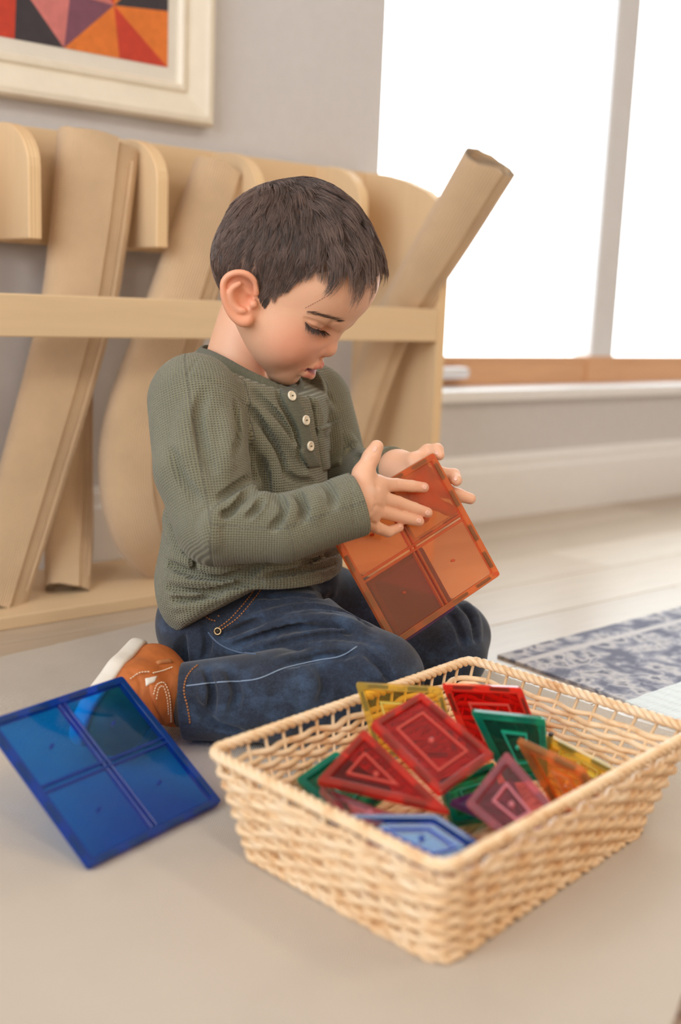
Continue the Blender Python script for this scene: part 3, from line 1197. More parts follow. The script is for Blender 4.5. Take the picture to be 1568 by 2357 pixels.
class Field:
    def __init__(self):
        self.ops = []

    def copy(self):
        f = Field()
        f.ops = list(self.ops)
        return f

    def _add(self, fn, c, R, k, op):
        self.ops.append((op, fn, np.asarray(c, np.float32), float(R), k))

    def cone(self, a, b, r1, r2, k=.01, op='+'):
        a, b = np.asarray(a, np.float32), np.asarray(b, np.float32)
        ba = b - a
        L2 = float(ba @ ba) + 1e-12

        def fn(P):
            q = P - a
            t_ = np.clip((q @ ba) / L2, 0, 1)
            q = q - t_[:, None] * ba
            return np.sqrt(np.einsum('ij,ij->i', q, q)) - (r1 + (r2 - r1) * t_)
        self._add(fn, (a + b) / 2, math.sqrt(L2) / 2 + max(r1, r2), k, op)
        return self

    def chain(self, pts, rs, k=.01, op='+'):
        for i in range(len(pts) - 1):
            self.cone(pts[i], pts[i + 1], rs[i], rs[i + 1], k, op)
        return self

    def ball(self, c, r, k=.01, op='+'):
        return self.cone(c, np.asarray(c) + 1e-5, r, r, k, op)

    def ell(self, c, axes, radii, k=.01, op='+'):
        c = np.asarray(c, np.float32)
        A = np.asarray(axes, np.float32)
        r = np.asarray(radii, np.float32)

        def fn(P):
            q = (P - c) @ A.T
            k0 = np.sqrt((((q / r) ** 2).sum(1))) + 1e-9
            k1 = np.sqrt((((q / (r * r)) ** 2).sum(1))) + 1e-9
            return k0 * (k0 - 1) / k1
        self._add(fn, c, float(r.max()), k, op)
        return self

    def ecap(self, a, b, lat, ra, rb, k=.01, op='+'):
        """limb or trunk segment of oval section: ra=(lateral, other) at a, rb at b"""
        a, b, lat = (np.asarray(x, np.float32) for x in (a, b, lat))
        ba = b - a
        L2 = float(ba @ ba)

        def fn(P):
            q = P - a
            t_ = np.clip((q @ ba) / L2, 0, 1)
            q = q - t_[:, None] * ba
            l_ = q @ lat
            o2 = np.maximum(np.einsum('ij,ij->i', q, q) - l_ * l_, 0)
            rl = ra[0] + (rb[0] - ra[0]) * t_
            ro = ra[1] + (rb[1] - ra[1]) * t_
            k0 = np.sqrt((l_ / rl) ** 2 + o2 / (ro * ro)) + 1e-9
            k1 = np.sqrt((l_ / (rl * rl)) ** 2 + o2 / ro ** 4) + 1e-9
            return k0 * (k0 - 1) / k1
        self._add(fn, (a + b) / 2, math.sqrt(L2) / 2 + max(*ra, *rb), k, op)
        return self

    def plane_cut(self, p, n, k=.002, R=1e3):
        """remove what lies on the +n side, within R of p"""
        p, n = np.asarray(p, np.float32), np.asarray(n, np.float32)
        n = n / np.linalg.norm(n)

        def fn(P):
            q = P - p
            return np.maximum(-(q @ n), np.sqrt((q * q).sum(1)) - R)
        self._add(fn, p, R, k, '-')
        return self

    def slab_cut(self, planes, k=.002):
        """remove the region on the +n side of every plane"""
        pl = [(np.asarray(p, np.float32), np.asarray(n, np.float32) / np.linalg.norm(n)) for p, n in planes]

        def fn(P):
            return np.max([-((P - p) @ n) for p, n in pl], axis=0)
        self._add(fn, pl[0][0], 1e3, k, '-')
        return self

    def ripple(self, amp, scale, seed=0):
        """soft irregular unevenness of cloth"""
        rs_ = np.random.RandomState(seed)
        K = rs_.randn(7, 3).astype(np.float32) * scale
        ph = (rs_.rand(7) * 6.28).astype(np.float32)
        self.ops.append(('~', lambda P: amp * np.sin(P @ K.T + ph).sum(1) / 3.0, np.zeros(3, np.float32), 1e3, 0))
        return self

    def crease(self, px, r, depth, k=.004, ridge=False, base=None):
        """fold pressed into (or raised from) the surface along a line seen in the photo"""
        q = catmull(np.array(px, float), 3 * len(px))
        P, hit = (base or self).trace(q)
        n_ = (base or self).grad(P)
        P, n_ = P[hit], n_[hit]
        if len(P) < 2:
            return self
        depth, k = depth * CREASE_D, k * CREASE_K
        w_ = np.sin(np.linspace(0.12, math.pi - .12, len(P))) ** .5
        if ridge:
            C = P - n_ * (r - depth * w_)[:, None]
        else:
            C = P + n_ * (r - depth * w_)[:, None]
            if depth > 1.3 * r:
                D_ = P + n_ * (r - np.minimum(depth, r) * w_)[:, None]
                for i in range(len(C) - 1):
                    self.cone(D_[i], D_[i + 1], r, r, k, '-')
        for i in range(len(C) - 1):
            self.cone(C[i], C[i + 1], r, r, k, '+' if ridge else '-')
        return self

    def ev(self, P, bc=None, br=None):
        P = np.asarray(P, np.float32)
        if getattr(self, '_n', -1) != len(self.ops):
            self._n = len(self.ops)
            self._c = np.array([o[2] for o in self.ops], np.float32)
            self._R = np.array([o[3] for o in self.ops])
            self._k = np.array([o[4] for o in self.ops])
            self._p = np.array([o[0] == '+' for o in self.ops])
        if bc is None:
            bc = P.mean(0)
            br = float(np.sqrt(((P - bc) ** 2).sum(1).max())) + 1e-6
        far = np.sqrt(((self._c - np.asarray(bc, np.float32)) ** 2).sum(1)) - self._R
        keep = far <= 2.2 * br + self._k + .004
        if not keep[self._p].any():
            keep[np.argmin(np.where(self._p, far, 1e9))] = True
        d = np.full(len(P), 1.0, np.float32)
        for i in np.nonzero(keep)[0]:
            op, fn, c, R, k = self.ops[i]
            v = fn(P)
            if op == '~':
                d = d + v
            elif op == '+':
                d = smin(d, v, k)
            else:
                d = -smin(-d, v, k)
        cut = far[(~keep) & self._p]
        if len(cut):
            d = np.minimum(d, max(float(cut.min()) - br, 1e-4))
        return d

    def grad(self, P, e=.0006):
        P = np.asarray(P, np.float32)
        g = np.stack([self.ev(P + np.eye(3, dtype=np.float32)[i] * e) - self.ev(P - np.eye(3, dtype=np.float32)[i] * e) for i in range(3)], 1)
        return g / (np.linalg.norm(g, axis=1)[:, None] + 1e-12)

    def trace(self, px, t0=1.0, t1=1.6, steps=42):
        """first hit along the rays through photo pixels; returns points and hit mask"""
        D = np.array([ray(x, y) for x, y in px])
        ln = np.linalg.norm(D, axis=1)
        D = D / ln[:, None]
        t_ = np.full(len(D), t0)
        for _ in range(steps):
            d = self.ev(CAMP + D * t_[:, None])
            t_ = np.minimum(t_ + np.maximum(d, -.004) * .8, t1)
        P = CAMP + D * t_[:, None]
        return P, (np.abs(self.ev(P)) < .002) & (t_ < t1 - .001)

    def bounds(self):
        lo = np.min([c - R for op, _, c, R, k in self.ops if op == '+'], axis=0)
        hi = np.max([c + R for op, _, c, R, k in self.ops if op == '+'], axis=0)
        return lo - .01, hi + .01

    def mesh(self, vs, B=22):
        lo, hi = self.bounds()
        nb = np.ceil((hi - lo) / (vs * B)).astype(int)
        NN = nb * B + 2
        bi = np.stack(np.meshgrid(*[np.arange(k) for k in nb], indexing='ij'), -1).reshape(-1, 3)
        bs = vs * B
        cen = lo + (bi + .5) * bs
        br = bs * .5 * math.sqrt(3)
        dc = np.concatenate([self.ev(cen[i:i + 20000]) for i in range(0, len(cen), 20000)])
        act = bi[np.abs(dc) < br * 1.5 + .004]
        g = np.arange(B + 1)
        G = np.stack(np.meshgrid(g, g, g, indexing='ij'), -1).reshape(-1, 3).astype(np.float32) * vs
        ids, pos, quads = [], [], []
        cs = [(0, 0, 0), (1, 0, 0), (0, 1, 0), (1, 1, 0), (0, 0, 1), (1, 0, 1), (0, 1, 1), (1, 1, 1)]
        ed = [(0, 1), (2, 3), (4, 5), (6, 7), (0, 2), (1, 3), (4, 6), (5, 7), (0, 4), (1, 5), (2, 6), (3, 7)]
        co = np.array(cs, np.float32)

        def gid(I):
            return (I[:, 0].astype(np.int64) * NN[1] + I[:, 1]) * NN[2] + I[:, 2]
        for b in act:
            o = lo + b * bs
            v = self.ev(G + o.astype(np.float32), o + bs / 2, br).reshape(B + 1, B + 1, B + 1)
            ins = v < 0
            if ins.all() or not ins.any():
                continue
            S = np.stack([ins[c[0]:c[0] + B, c[1]:c[1] + B, c[2]:c[2] + B] for c in cs])
            sm = S.sum(0)
            I = np.argwhere((sm > 0) & (sm < 8))
            if len(I):
                vv = np.stack([v[I[:, 0] + c[0], I[:, 1] + c[1], I[:, 2] + c[2]] for c in cs], 1)
                acc = np.zeros((len(I), 3), np.float32)
                cnt = np.zeros(len(I), np.float32)
                for a, c in ed:
                    m = (vv[:, a] < 0) != (vv[:, c] < 0)
                    den = vv[:, a] - vv[:, c]
                    t_ = np.where(m, vv[:, a] / np.where(den == 0, 1, den), 0)
                    acc += np.where(m[:, None], co[a] + (co[c] - co[a]) * t_[:, None], 0)
                    cnt += m
                pos.append(o + (I + acc / cnt[:, None]) * vs)
                ids.append(gid(I + b * B))
            for ax in range(3):
                sl0 = [slice(0, B)] * 3
                sl1 = [slice(0, B)] * 3
                sl1[ax] = slice(1, B + 1)
                s0, s1 = ins[tuple(sl0)], ins[tuple(sl1)]
                E = np.argwhere(s0 != s1)
                if not len(E):
                    continue
                flip = s0[E[:, 0], E[:, 1], E[:, 2]]
                Ew = E + b * B
                u, w_ = [(1, 2), (2, 0), (0, 1)][ax]
                du, dw = np.zeros(3, int), np.zeros(3, int)
                du[u] = 1
                dw[w_] = 1
                q = np.stack([gid(Ew - du - dw), gid(Ew - dw), gid(Ew), gid(Ew - du)], 1)
                q[~flip] = q[~flip][:, ::-1]
                quads.append(q)
        ids = np.concatenate(ids)
        pos = np.concatenate(pos)
        quads = np.concatenate(quads)
        o = np.argsort(ids)
        ids, pos = ids[o], pos[o]
        f = np.searchsorted(ids, quads)
        f = np.minimum(f, len(ids) - 1)
        ok = (ids[f] == quads).all(1)
        return pos, f[ok].astype(np.int32)


def field_mesh(F, vs, org, relax=1):
    V, Q = F.mesh(vs)
    # relax along the surface, then pull back onto it
    for _ in range(relax):
        acc = np.zeros_like(V)
        cnt = np.zeros(len(V))
        for a, b in ((0, 1), (1, 2), (2, 3), (3, 0)):
            np.add.at(acc, Q[:, a], V[Q[:, b]])
            np.add.at(cnt, Q[:, a], 1)
        V = np.where(cnt[:, None] > 0, .5 * V + .5 * acc / np.maximum(cnt, 1)[:, None], V)
    return V, Q


def attr(me, name, data):
    data = np.asarray(data, np.float32)
    if data.ndim == 1:
        a = me.attributes.new(name, 'FLOAT', 'POINT')
        a.data.foreach_set('value', data)
    elif data.shape[1] == 3:
        a = me.attributes.new(name, 'FLOAT_VECTOR', 'POINT')
        a.data.foreach_set('vector', data.ravel())
    else:
        a = me.attributes.new(name, 'FLOAT_COLOR', 'POINT')
        a.data.foreach_set('color', data.ravel())


# ------------------------------------------------------------------ child: pose
HA = np.array([[0.4764743622, 0.8335190746, 0.2796750514], [-0.6227935407, 0.5445204696, -0.5618057171], [-0.6205645718, 0.0935062052, 0.7785603392]])
HC = np.array([0.7253703353, 1.0142692074, 0.4619666237])   # head frame: forward, left, up


def hw(x, y, z):
    """head frame (mm) -> world"""
    return HA @ (np.array([x, y, z]) * .001) + HC


def hp(px, py, y):
    """photo pixel -> world point on the head-frame plane 'left = y mm'"""
    d = HA.T @ ray(px, py)
    o = HA.T @ (CAMP - HC)
    return HA @ (o + d * ((y * .001 - o[1]) / d[1])) + HC


HAX = HA.T    # rows: forward, left, up
# trunk frame: the child faces right and about 28 degrees towards the camera
_s = np.array([CM[0][0], CM[0][1], 0])
_s /= np.linalg.norm(_s)
_d = np.array([-_s[1], _s[0], 0])
BA = math.radians(28)
FWD = _s * math.cos(BA) - _d * math.sin(BA)
LEFT = np.array([-FWD[1], FWD[0], 0])
UP = np.array([0, 0, 1.0])

# right arm
R_SH, R_EL, R_FM, R_WR = un(452, 925, 1.165), un(497, 1208, 1.118), un(650, 1217, 1.118), un(822, 1161, 1.135)
# left arm
L_SH, L_EL, L_WR = un(722, 928, 1.350), un(788, 1112, 1.355), un(912, 1078, 1.262)
# legs
R_HIP, R_KN = un(505, 1445, 1.245), on_z(872, 1560, .078)
R_KNS, R_AN = on_z(868, 1597, .052), on_z(425, 1613, .048)
L_HIP, L_KN, L_KNS = un(690, 1405, 1.335), on_z(1042, 1466, .062), on_z(1035, 1505, .050)
L_AN = on_z(700, 1500, .045)

on_away = on        # orange tile normal, away from the camera
TP = ORNG[0]


def on_tile(px, py, lift_):
    """point lift_ metres off the held tile's plane, towards the camera when positive"""
    d = ray(px, py)
    return CAMP + d * (((TP - on_away * lift_ - CAMP) @ on_away) / (d @ on_away))


# ------------------------------------------------------------------ child: body (head, neck, arms, hands in one surface)
def build_head(F):
    e = lambda c, r, k, op='+', ax=HAX: F.ell(hw(*c), ax, np.array(r) * .001, k * .001, op)
    b = lambda c, r, k, op='+': F.ball(hw(*c), r * .001, k * .001, op)
    c2 = lambda a, c, r1, r2, k, op='+': F.cone(hw(*a), hw(*c), r1 * .001, r2 * .001, k * .001, op)
    e((14, 0, 57), (83, 71, 70), 0)
    e((-8, 0, 18), (58, 60, 48), 30)
    e((44, 0, 6), (56, 57, 60), 26)
    e((62, 0, 62), (40, 56, 40), 20)                    # forehead
    for s in (-1, 1):
        e((60, s * 33, -14), (30, 25, 29), 22)          # cheeks
        c2((22, s * 48, -16), (72, s * 12, -50), 17, 14, 18)   # jaw
    e((80, 0, -50), (15, 17, 16), 12)                   # chin
    e((84, 0, -25), (17, 24, 21), 14)                   # mouth area
    for s in (-1, 1):
        e((93, s * 27, 19), (12, 15, 9), 12, '-')       # eye sockets
        b((72.5, s * 29, 15), 13.2, 5)                  # closed lids over the eyeball
        c2((66, s * 43, 27), (92, s * 12, 33), 6, 6.5, 11)   # brow
    c2((88, 0, 25), (97, 0, 2), 6.5, 8, 8)              # nose
    b((99.5, 0, -.5), 9.2, 5)
    for s in (-1, 1):
        b((94.5, s * 11.5, -5.5), 6.8, 3)
        b((99, s * 5.2, -11.5), 3.0, 2.5, '-')
    # lips
    for s in (-1, 1):
        c2((103.0, s * 1.5, -20.5), (101, s * 9, -22.5), 4.8, 4.0, 3)
        c2((101, s * 9, -22.5), (93, s * 20.5, -31), 4.0, 2.0, 3)
        c2((100.8, 0, -36.5), (98, s * 9, -35.5), 5.9, 5.2, 4)
        c2((98, s * 9, -35.5), (92, s * 20, -33), 5.2, 2.0, 4)
    e((104, 0, -28.8), (16, 19, 2.9), 1.2, '-')       # open mouth
    e((100.5, 0, -46), (6, 14, 3.2), 7, '-')            # crease under the lip
    e((108.5, 0, -14.5), (3.2, 2.6, 5), 3, '-')         # philtrum
    # ear
    hx = [(591, 676, -70), (588, 650, -74), (569, 631, -80), (544, 627.5, -84), (524, 636, -86), (513.5, 653, -87), (515, 676, -86), (521.5, 702, -83), (535, 725, -79), (553, 739, -75), (567, 740, -72), (575, 733, -70)]
    hpts = [hp(*q) for q in hx]
    e_c = hp(550, 684, -74)
    e_u = hp(532, 632, -82) - hp(570, 738, -72)
    e_u /= np.linalg.norm(e_u)
    e_v = hp(514, 680, -87) - hp(590, 684, -70)
    e_v -= e_u * (e_v @ e_u)
    e_v /= np.linalg.norm(e_v)
    F.ell(e_c, np.array([e_u, e_v, np.cross(e_u, e_v)]), np.array([.0265, .0185, .0042]), .004)
    F.ell(hp(557, 700, -68), np.array([e_u, e_v, np.cross(e_u, e_v)]), np.array([.021, .012, .010]), .006)
    F.ell(hp(562, 690, -82), np.array([e_u, e_v, np.cross(e_u, e_v)]), np.array([.0138, .0090, .0125]), .003, '-')   # concha
    F.ell(hp(546, 650, -90), np.array([e_u, e_v, np.cross(e_u, e_v)]), np.array([.009, .011, .0075]), .004, '-')
    hr = np.array([.0026, .0026, .0027, .0027, .0027, .0026, .0026, .0028, .0036, .0046, .0048, .0036])[:, None]
    F.chain(list(catmull(hpts, 34)), list(catmull(hr, 34)[:, 0]), .0022)
    ah = [(552, 652, -81), (534, 664, -83), (530, 682, -82.5), (536, 700, -80), (549, 713, -77.5), (562, 715, -76)]
    F.chain(list(catmull([hp(*q) for q in ah], 16)), [.0023] * 16, .003)
    F.ball(hp(573, 692, -72), .0052, .003, '-')         # ear canal
    F.ball(hp(584, 700, -72), .0042, .004)              # tragus


def finger(F, pts, rs, k=.004):
    F.chain(pts, rs, k)


def hands(F):
    # right hand resting on the tile
    W_ = R_WR
    mc = [on_tile(872, 1117, .019), on_tile(871, 1146, .021), on_tile(862, 1175, .020), on_tile(849, 1201, .018)]
    for p, r in zip(mc, (.0092, .0096, .0090, .0082)):
        F.cone(W_ + (p - W_) * .1, p, .0165, r, .006)
    F.cone(on_tile(844, 1135, .020), on_tile(846, 1180, .020), .0145, .0135, .006)
    fi = [([mc[0], on_tile(914, 1116, .0125), on_tile(948, 1119, .0102), on_tile(976, 1122, .0088)], (.0088, .0069, .0064, .0056)),
          ([mc[1], on_tile(917, 1157, .0150), on_tile(953, 1170, .0115), on_tile(984, 1180, .0090)], (.0088, .0069, .0065, .0057)),
          ([mc[2], on_tile(887, 1180, .0180), on_tile(930, 1192, .0125), on_tile(965, 1200, .0088)], (.0080, .0067, .0063, .0056)),
          ([mc[3], on_tile(867, 1214, .0190), on_tile(894, 1224, .0135), on_tile(919, 1214, .0092)], (.0074, .0064, .0058, .0050))]
    for pts, rs_ in fi:
        F.chain(pts, rs_, .0014)
    F.chain([W_ + (on_tile(845, 1120, .02) - W_) * .3, on_tile(836, 1090, .026), on_tile(855, 1052, .030), on_tile(867, 1029, .031)], (.0150, .0104, .0083, .0073), .005)
    F.cone(on_tile(840, 1100, .024), mc[0], .009, .008, .008)
    # left hand behind the tile
    bk = -.0135
    W2 = L_WR
    m2 = [on_tile(955, 1066, bk - .010), on_tile(962, 1092, bk - .012), on_tile(958, 1118, bk - .012), on_tile(950, 1142, bk - .010)]
    for p in m2:
        F.cone(W2 + (p - W2) * .1, p, .017, .0125, .010)
    F.chain([m2[0], on_tile(985, 1040, bk - .010), on_tile(1006, 1036, bk + .001), on_tile(1012, 1048, bk + .008)], (.0100, .0082, .0070, .0056), .0035)
    F.chain([m2[1], on_tile(1012, 1092, bk - .010), on_tile(1044, 1095, bk - .003), on_tile(1051, 1106, bk + .008)], (.0100, .0084, .0076, .0064), .0035)
    F.chain([m2[2], on_tile(1020, 1128, bk - .008), on_tile(1055, 1140, bk - .004), on_tile(1083, 1148, bk - .001)], (.0096, .0080, .0072, .0062), .0035)
    F.chain([m2[3], on_tile(1000, 1158, bk - .008), on_tile(1030, 1172, bk - .006), on_tile(1050, 1180, bk - .004)], (.0088, .0072, .0064, .0056), .0035)
    F.chain([W2 + (m2[1] - W2) * .3, on_tile(935, 1130, bk - .016), on_tile(955, 1165, bk - .012), on_tile(975, 1190, bk - .008)], (.014, .010, .0085, .007), .006)
    return fi


SKIN = Field()
build_head(SKIN)
NK0, NK1 = un(577, 735, 1.250), un(538, 862, 1.255)
SKIN.cone(NK0, NK1, .0355, .0360, .004)
TR = [un(572, 925, 1.262), un(575, 1080, 1.262), un(575, 1240, 1.258), un(568, 1380, 1.262)]
SKIN.ecap(un(550, 975, 1.265), TR[1], LEFT, (.066, .045), (.066, .045), .03)
SKIN.ecap(TR[1], TR[3], LEFT, (.066, .045), (.068, .05), .02)
SKIN.chain([R_SH, R_EL, R_FM, R_WR], (.028, .021, .020, .0180), .010)
SKIN.chain([L_SH, L_EL, L_WR], (.026, .021, .0180), .010)
SKIN.chain([un(545, 905, 1.25), R_SH], (.028, .026), .02)
SKIN.chain([un(545, 905, 1.25), L_SH], (.028, .024), .02)
SKIN.chain([R_HIP, un(690, 1468, 1.20), R_KN, R_KNS, on_z(640, 1603, .056), R_AN], (.036, .026, .024, .024, .024, .022), .008)
SKIN.chain([L_HIP, L_KN, L_KNS, L_AN], (.036, .026, .024, .022), .008)
FINGERS = hands(SKIN)

# ------------------------------------------------------------------ child: shirt and jeans fields
SHIRT = Field()
SHIRT.ecap(un(572, 935, 1.262), TR[1], LEFT, (.094, .070), (.094, .078), 0)
SHIRT.ecap(TR[1], un(575, 1225, 1.256), LEFT, (.094, .078), (.096, .088), .02)
SHIRT.ecap(un(575, 1225, 1.256), un(572, 1335, 1.258), LEFT, (.096, .088), (.098, .088), .02)
SHIRT.ecap(un(515, 1340, 1.245), un(640, 1310, 1.24), LEFT, (.088, .06), (.085, .06), .03)
SHIRT.cone(un(470, 1360, 1.255), un(440, 1410, 1.27), .050, .030, .02)
SHIRT.cone(un(535, 905, 1.252), R_SH, .046, .047, .03)
SHIRT.cone(un(560, 905, 1.262), L_SH, .046, .042, .03)
SHIRT.ecap(un(555, 915, 1.255), un(600, 960, 1.25), LEFT, (.075, .055), (.08, .06), .03)
SHIRT.chain([R_SH, un(466, 1080, 1.138), R_EL], (.050, .048, .041), .005)
SHIRT.chain([R_EL, R_FM, R_WR], (.040, .0335, .0325), .004)
SHIRT.chain([L_SH, L_EL], (.046, .036), .006)
SHIRT.chain([L_EL, L_WR], (.036, .026), .005)
wd = R_WR - R_FM

JEANS = Field()
JEANS.ecap(un(500, 1440, 1.245), un(690, 1400, 1.335), np.cross(LEFT, UP), (.070, .062), (.068, .060), 0)
JEANS.ecap(un(545, 1350, 1.25), un(650, 1330, 1.30), np.cross(LEFT, UP), (.070, .05), (.070, .05), .02)
JEANS.chain([L_HIP, L_KN], (.060, .043), .02)
JEANS.chain([R_HIP, un(690, 1468, 1.20), R_KN], (.060, .050, .044), .010)
JEANS.chain([R_KN, R_KNS], (.044, .044), .01)
JEANS.chain([R_KNS, on_z(640, 1603, .056), R_AN], (.045, .047, .039), .003)
JEANS.chain([L_KN, L_KNS, L_AN], (.042, .042, .038), .01)


# ------------------------------------------------------------------ child: folds and seams
ORG = np.array([float(TR[3][0]), float(TR[3][1]), MATZ])
S0 = SHIRT.copy()
assert len(S0.ops) == 14, len(S0.ops)
TRUNKF, ARMR, ARML = Field(), Field(), Field()
TRUNKF.ops = S0.ops[:8]
ARMR.ops = S0.ops[8:12]
ARML.ops = S0.ops[12:]
SHIRT = TRUNKF.copy()


def folds(F, items, base):
    """raised folds first, then the creases between them: (pixels, radius, depth, blend, raised)"""
    for q, rr_, d_, k_, rd in items:
        if rd:
            F.crease(q, rr_, d_, k_, True, base=base)
    mid_ = F.copy()
    for q, rr_, d_, k_, rd in items:
        if not rd:
            F.crease(q, rr_, d_, k_, False, base=mid_)


CREASE_D, CREASE_K = 1.0, 1.0
folds(SHIRT, [
    # bunched belly: rolls
    ([(385, 1268), (430, 1284), (490, 1294), (560, 1290), (592, 1282)], .0100, .0055, .003, True), ([(440, 1310), (520, 1322), (600, 1314), (690, 1298), (800, 1272)], .0095, .0055, .003, True),
    ([(388, 1325), (440, 1340), (510, 1343), (590, 1332), (700, 1318), (800, 1300)], .0090, .0055, .003, True), ([(392, 1362), (440, 1370), (500, 1364), (560, 1350)], .0088, .0055, .003, True),
    ([(400, 1395), (440, 1392), (490, 1374)], .0080, .0045, .003, True), ([(412, 1432), (444, 1408), (480, 1382), (540, 1358), (600, 1346)], .0070, .0038, .003, True), ([(600, 1342), (660, 1344), (720, 1342), (800, 1332)], .0080, .0045, .003, True),
    ([(376, 1170), (388, 1220), (412, 1268)], .0090, .0040, .004, True), ([(415, 1215), (428, 1250), (434, 1285)], .0080, .0040, .003, True), ([(560, 1240), (640, 1246), (740, 1236)], .010, .004, .004, True),
    # chest: pulled folds from the armhole to the placket
    ([(560, 915), (605, 962), (652, 1002), (688, 1050), (708, 1096)], .0075, .0040, .003, True), ([(565, 985), (606, 1030), (632, 1085), (640, 1130)], .0085, .0040, .004, True), ([(604, 918), (640, 956), (668, 1000)], .0060, .0030, .003, True),
    ([(720, 900), (736, 950), (744, 1000)], .0055, .0030, .003, True), ([(790, 990), (798, 1040), (792, 1090)], .0060, .0045, .003, True), ([(745, 905), (768, 955), (785, 985)], .0050, .0030, .003, True),
    # creases
    ([(392, 1300), (440, 1318), (500, 1330), (560, 1316), (596, 1300)], 0.0043, 0.0150, 0.0030, False), ([(596, 1296), (578, 1318), (552, 1334)], 0.0039, 0.0135, 0.0030, False),
    ([(388, 1352), (440, 1356), (510, 1355), (600, 1340)], 0.0039, 0.0144, 0.0030, False), ([(400, 1382), (450, 1382), (510, 1366)], 0.0036, 0.0135, 0.0030, False), ([(620, 1326), (700, 1312), (800, 1290)], 0.0036, 0.0126, 0.0030, False),
    ([(436, 1245), (444, 1290), (440, 1325)], 0.0036, 0.0135, 0.0030, False), ([(400, 1190), (414, 1235), (430, 1270)], 0.0039, 0.0120, 0.0030, False), ([(700, 1300), (745, 1280), (796, 1262)], 0.0036, 0.0135, 0.0030, False),
    ([(590, 905), (630, 945), (662, 985), (678, 1014)], 0.0035, 0.0084, 0.0030, False), ([(575, 940), (612, 990), (644, 1040), (660, 1095)], 0.0039, 0.0096, 0.0030, False), ([(600, 1060), (612, 1100), (616, 1150)], 0.0039, 0.0080, 0.0040, False),
    ([(641, 905), (650, 930), (666, 960), (682, 990), (689, 1020), (690, 1048), (706, 1082)], 0.0031, 0.0072, 0.0020, False), ([(712, 902), (726, 950), (732, 1000)], 0.0030, 0.0068, 0.0030, False),
    ([(758, 905), (776, 950), (788, 985)], 0.0028, 0.0064, 0.0030, False), ([(655, 1085), (690, 1106), (726, 1112)], 0.0031, 0.0060, 0.0030, False)], TRUNKF)
SHIRT.ops += S0.ops[8:]
SA = SHIRT.copy()
folds(SHIRT, [
    ([(590, 1112), (566, 1136), (534, 1158)], .0080, .0042, .003, True), ([(612, 1134), (598, 1160), (572, 1188)], .0075, .0038, .003, True), ([(655, 1142), (670, 1166), (662, 1200)], .0085, .0034, .004, True), ([(700, 1128), (722, 1150), (726, 1190)], .0085, .0026, .005, True),
    ([(440, 930), (424, 1000), (432, 1070), (462, 1130)], .0130, .0030, .006, True), ([(520, 960), (528, 1030), (516, 1090)], .0100, .0026, .006, True), ([(500, 1180), (480, 1220), (490, 1255)], .0100, .0026, .006, True),
    ([(842, 1078), (868, 1071), (896, 1069)], .0045, .0026, .003, True), ([(800, 1000), (822, 1030), (840, 1050)], .007, .003, .004, True),
    ([(578, 1120), (560, 1148), (534, 1176), (516, 1186)], 0.0035, 0.0100, 0.0030, False), ([(604, 1144), (592, 1168), (570, 1192)], 0.0033, 0.0088, 0.0030, False), ([(576, 1102), (545, 1120), (508, 1146)], 0.0035, 0.0084, 0.0030, False),
    ([(640, 1140), (652, 1164), (644, 1196), (628, 1216)], 0.0035, 0.0080, 0.0030, False), ([(684, 1138), (700, 1162), (700, 1194)], 0.0035, 0.0064, 0.0040, False), ([(745, 1106), (764, 1130), (768, 1165)], 0.0033, 0.0060, 0.0040, False),
    ([(470, 905), (458, 960), (466, 1020), (490, 1080)], 0.0047, 0.0060, 0.0050, False), ([(395, 1040), (414, 1095), (452, 1150)], 0.0047, 0.0068, 0.0040, False), ([(545, 930), (552, 985), (544, 1050)], 0.0039, 0.0064, 0.0040, False),
    ([(822, 1052), (850, 1064), (882, 1064)], 0.0033, 0.0072, 0.0030, False), ([(810, 1090), (840, 1086), (870, 1086)], 0.0033, 0.0060, 0.0030, False)], SA)
# seams
SHIRT.crease([(432, 866), (475, 874), (523, 898), (554, 920), (566, 938)], .0016, .0010, .0015, base=SA)
SHIRT.crease([(430, 868), (442, 845), (456, 826)], .0016, .0010, .0015, base=SA)
SHIRT.crease([(804, 1096), (811, 1130), (815, 1180), (818, 1232)], .0014, .0009, .0012, base=SA)
SHIRT.ripple(.00045, 60, 3)

# hem and cuffs
hA = S0.trace([(412, 1452)])[0][0]
hB = S0.trace([(592, 1349)])[0][0]
ln_ = hB - hA
ln_ /= np.linalg.norm(ln_)
nA = np.cross(ln_, LEFT)
nA *= -np.sign(nA[2])
hC = S0.trace([(690, 1352)])[0][0]
SHIRT.slab_cut([(hA, nA), (hC, np.array([.0, 0, -1.0]))], .0025)
SHIRT.plane_cut(R_WR + (R_WR - R_FM) * .03, R_WR - R_FM, .0025, .06)
SHIRT.plane_cut(L_WR + (L_WR - L_EL) * -.02, L_WR - L_EL, .0025, .05)
SHIRT.cone(R_WR + (R_WR - R_FM) * .3, R_WR + (R_WR - R_FM) * -.01, .0255, .0235, .001, '-')
SHIRT.cone(L_WR + (L_WR - L_EL) * .3, L_WR + (L_WR - L_EL) * -.05, .0215, .0195, .001, '-')
# neck opening
cr = [(456, 814, 1.243), (478, 822, 1.210), (517, 840, 1.194), (562, 864, 1.188), (607, 885, 1.190), (645, 903, 1.205), (680, 906, 1.234), (692, 890, 1.272), (664, 862, 1.304), (604, 838, 1.318), (530, 818, 1.308), (472, 808, 1.280)]
CP = np.array([un(*q) for q in cr])
nC = np.linalg.svd(CP - CP.mean(0))[2][2]
nC *= np.sign(nC[2])
SHIRT.plane_cut(CP.mean(0) + nC * .001, nC, .003, .095)

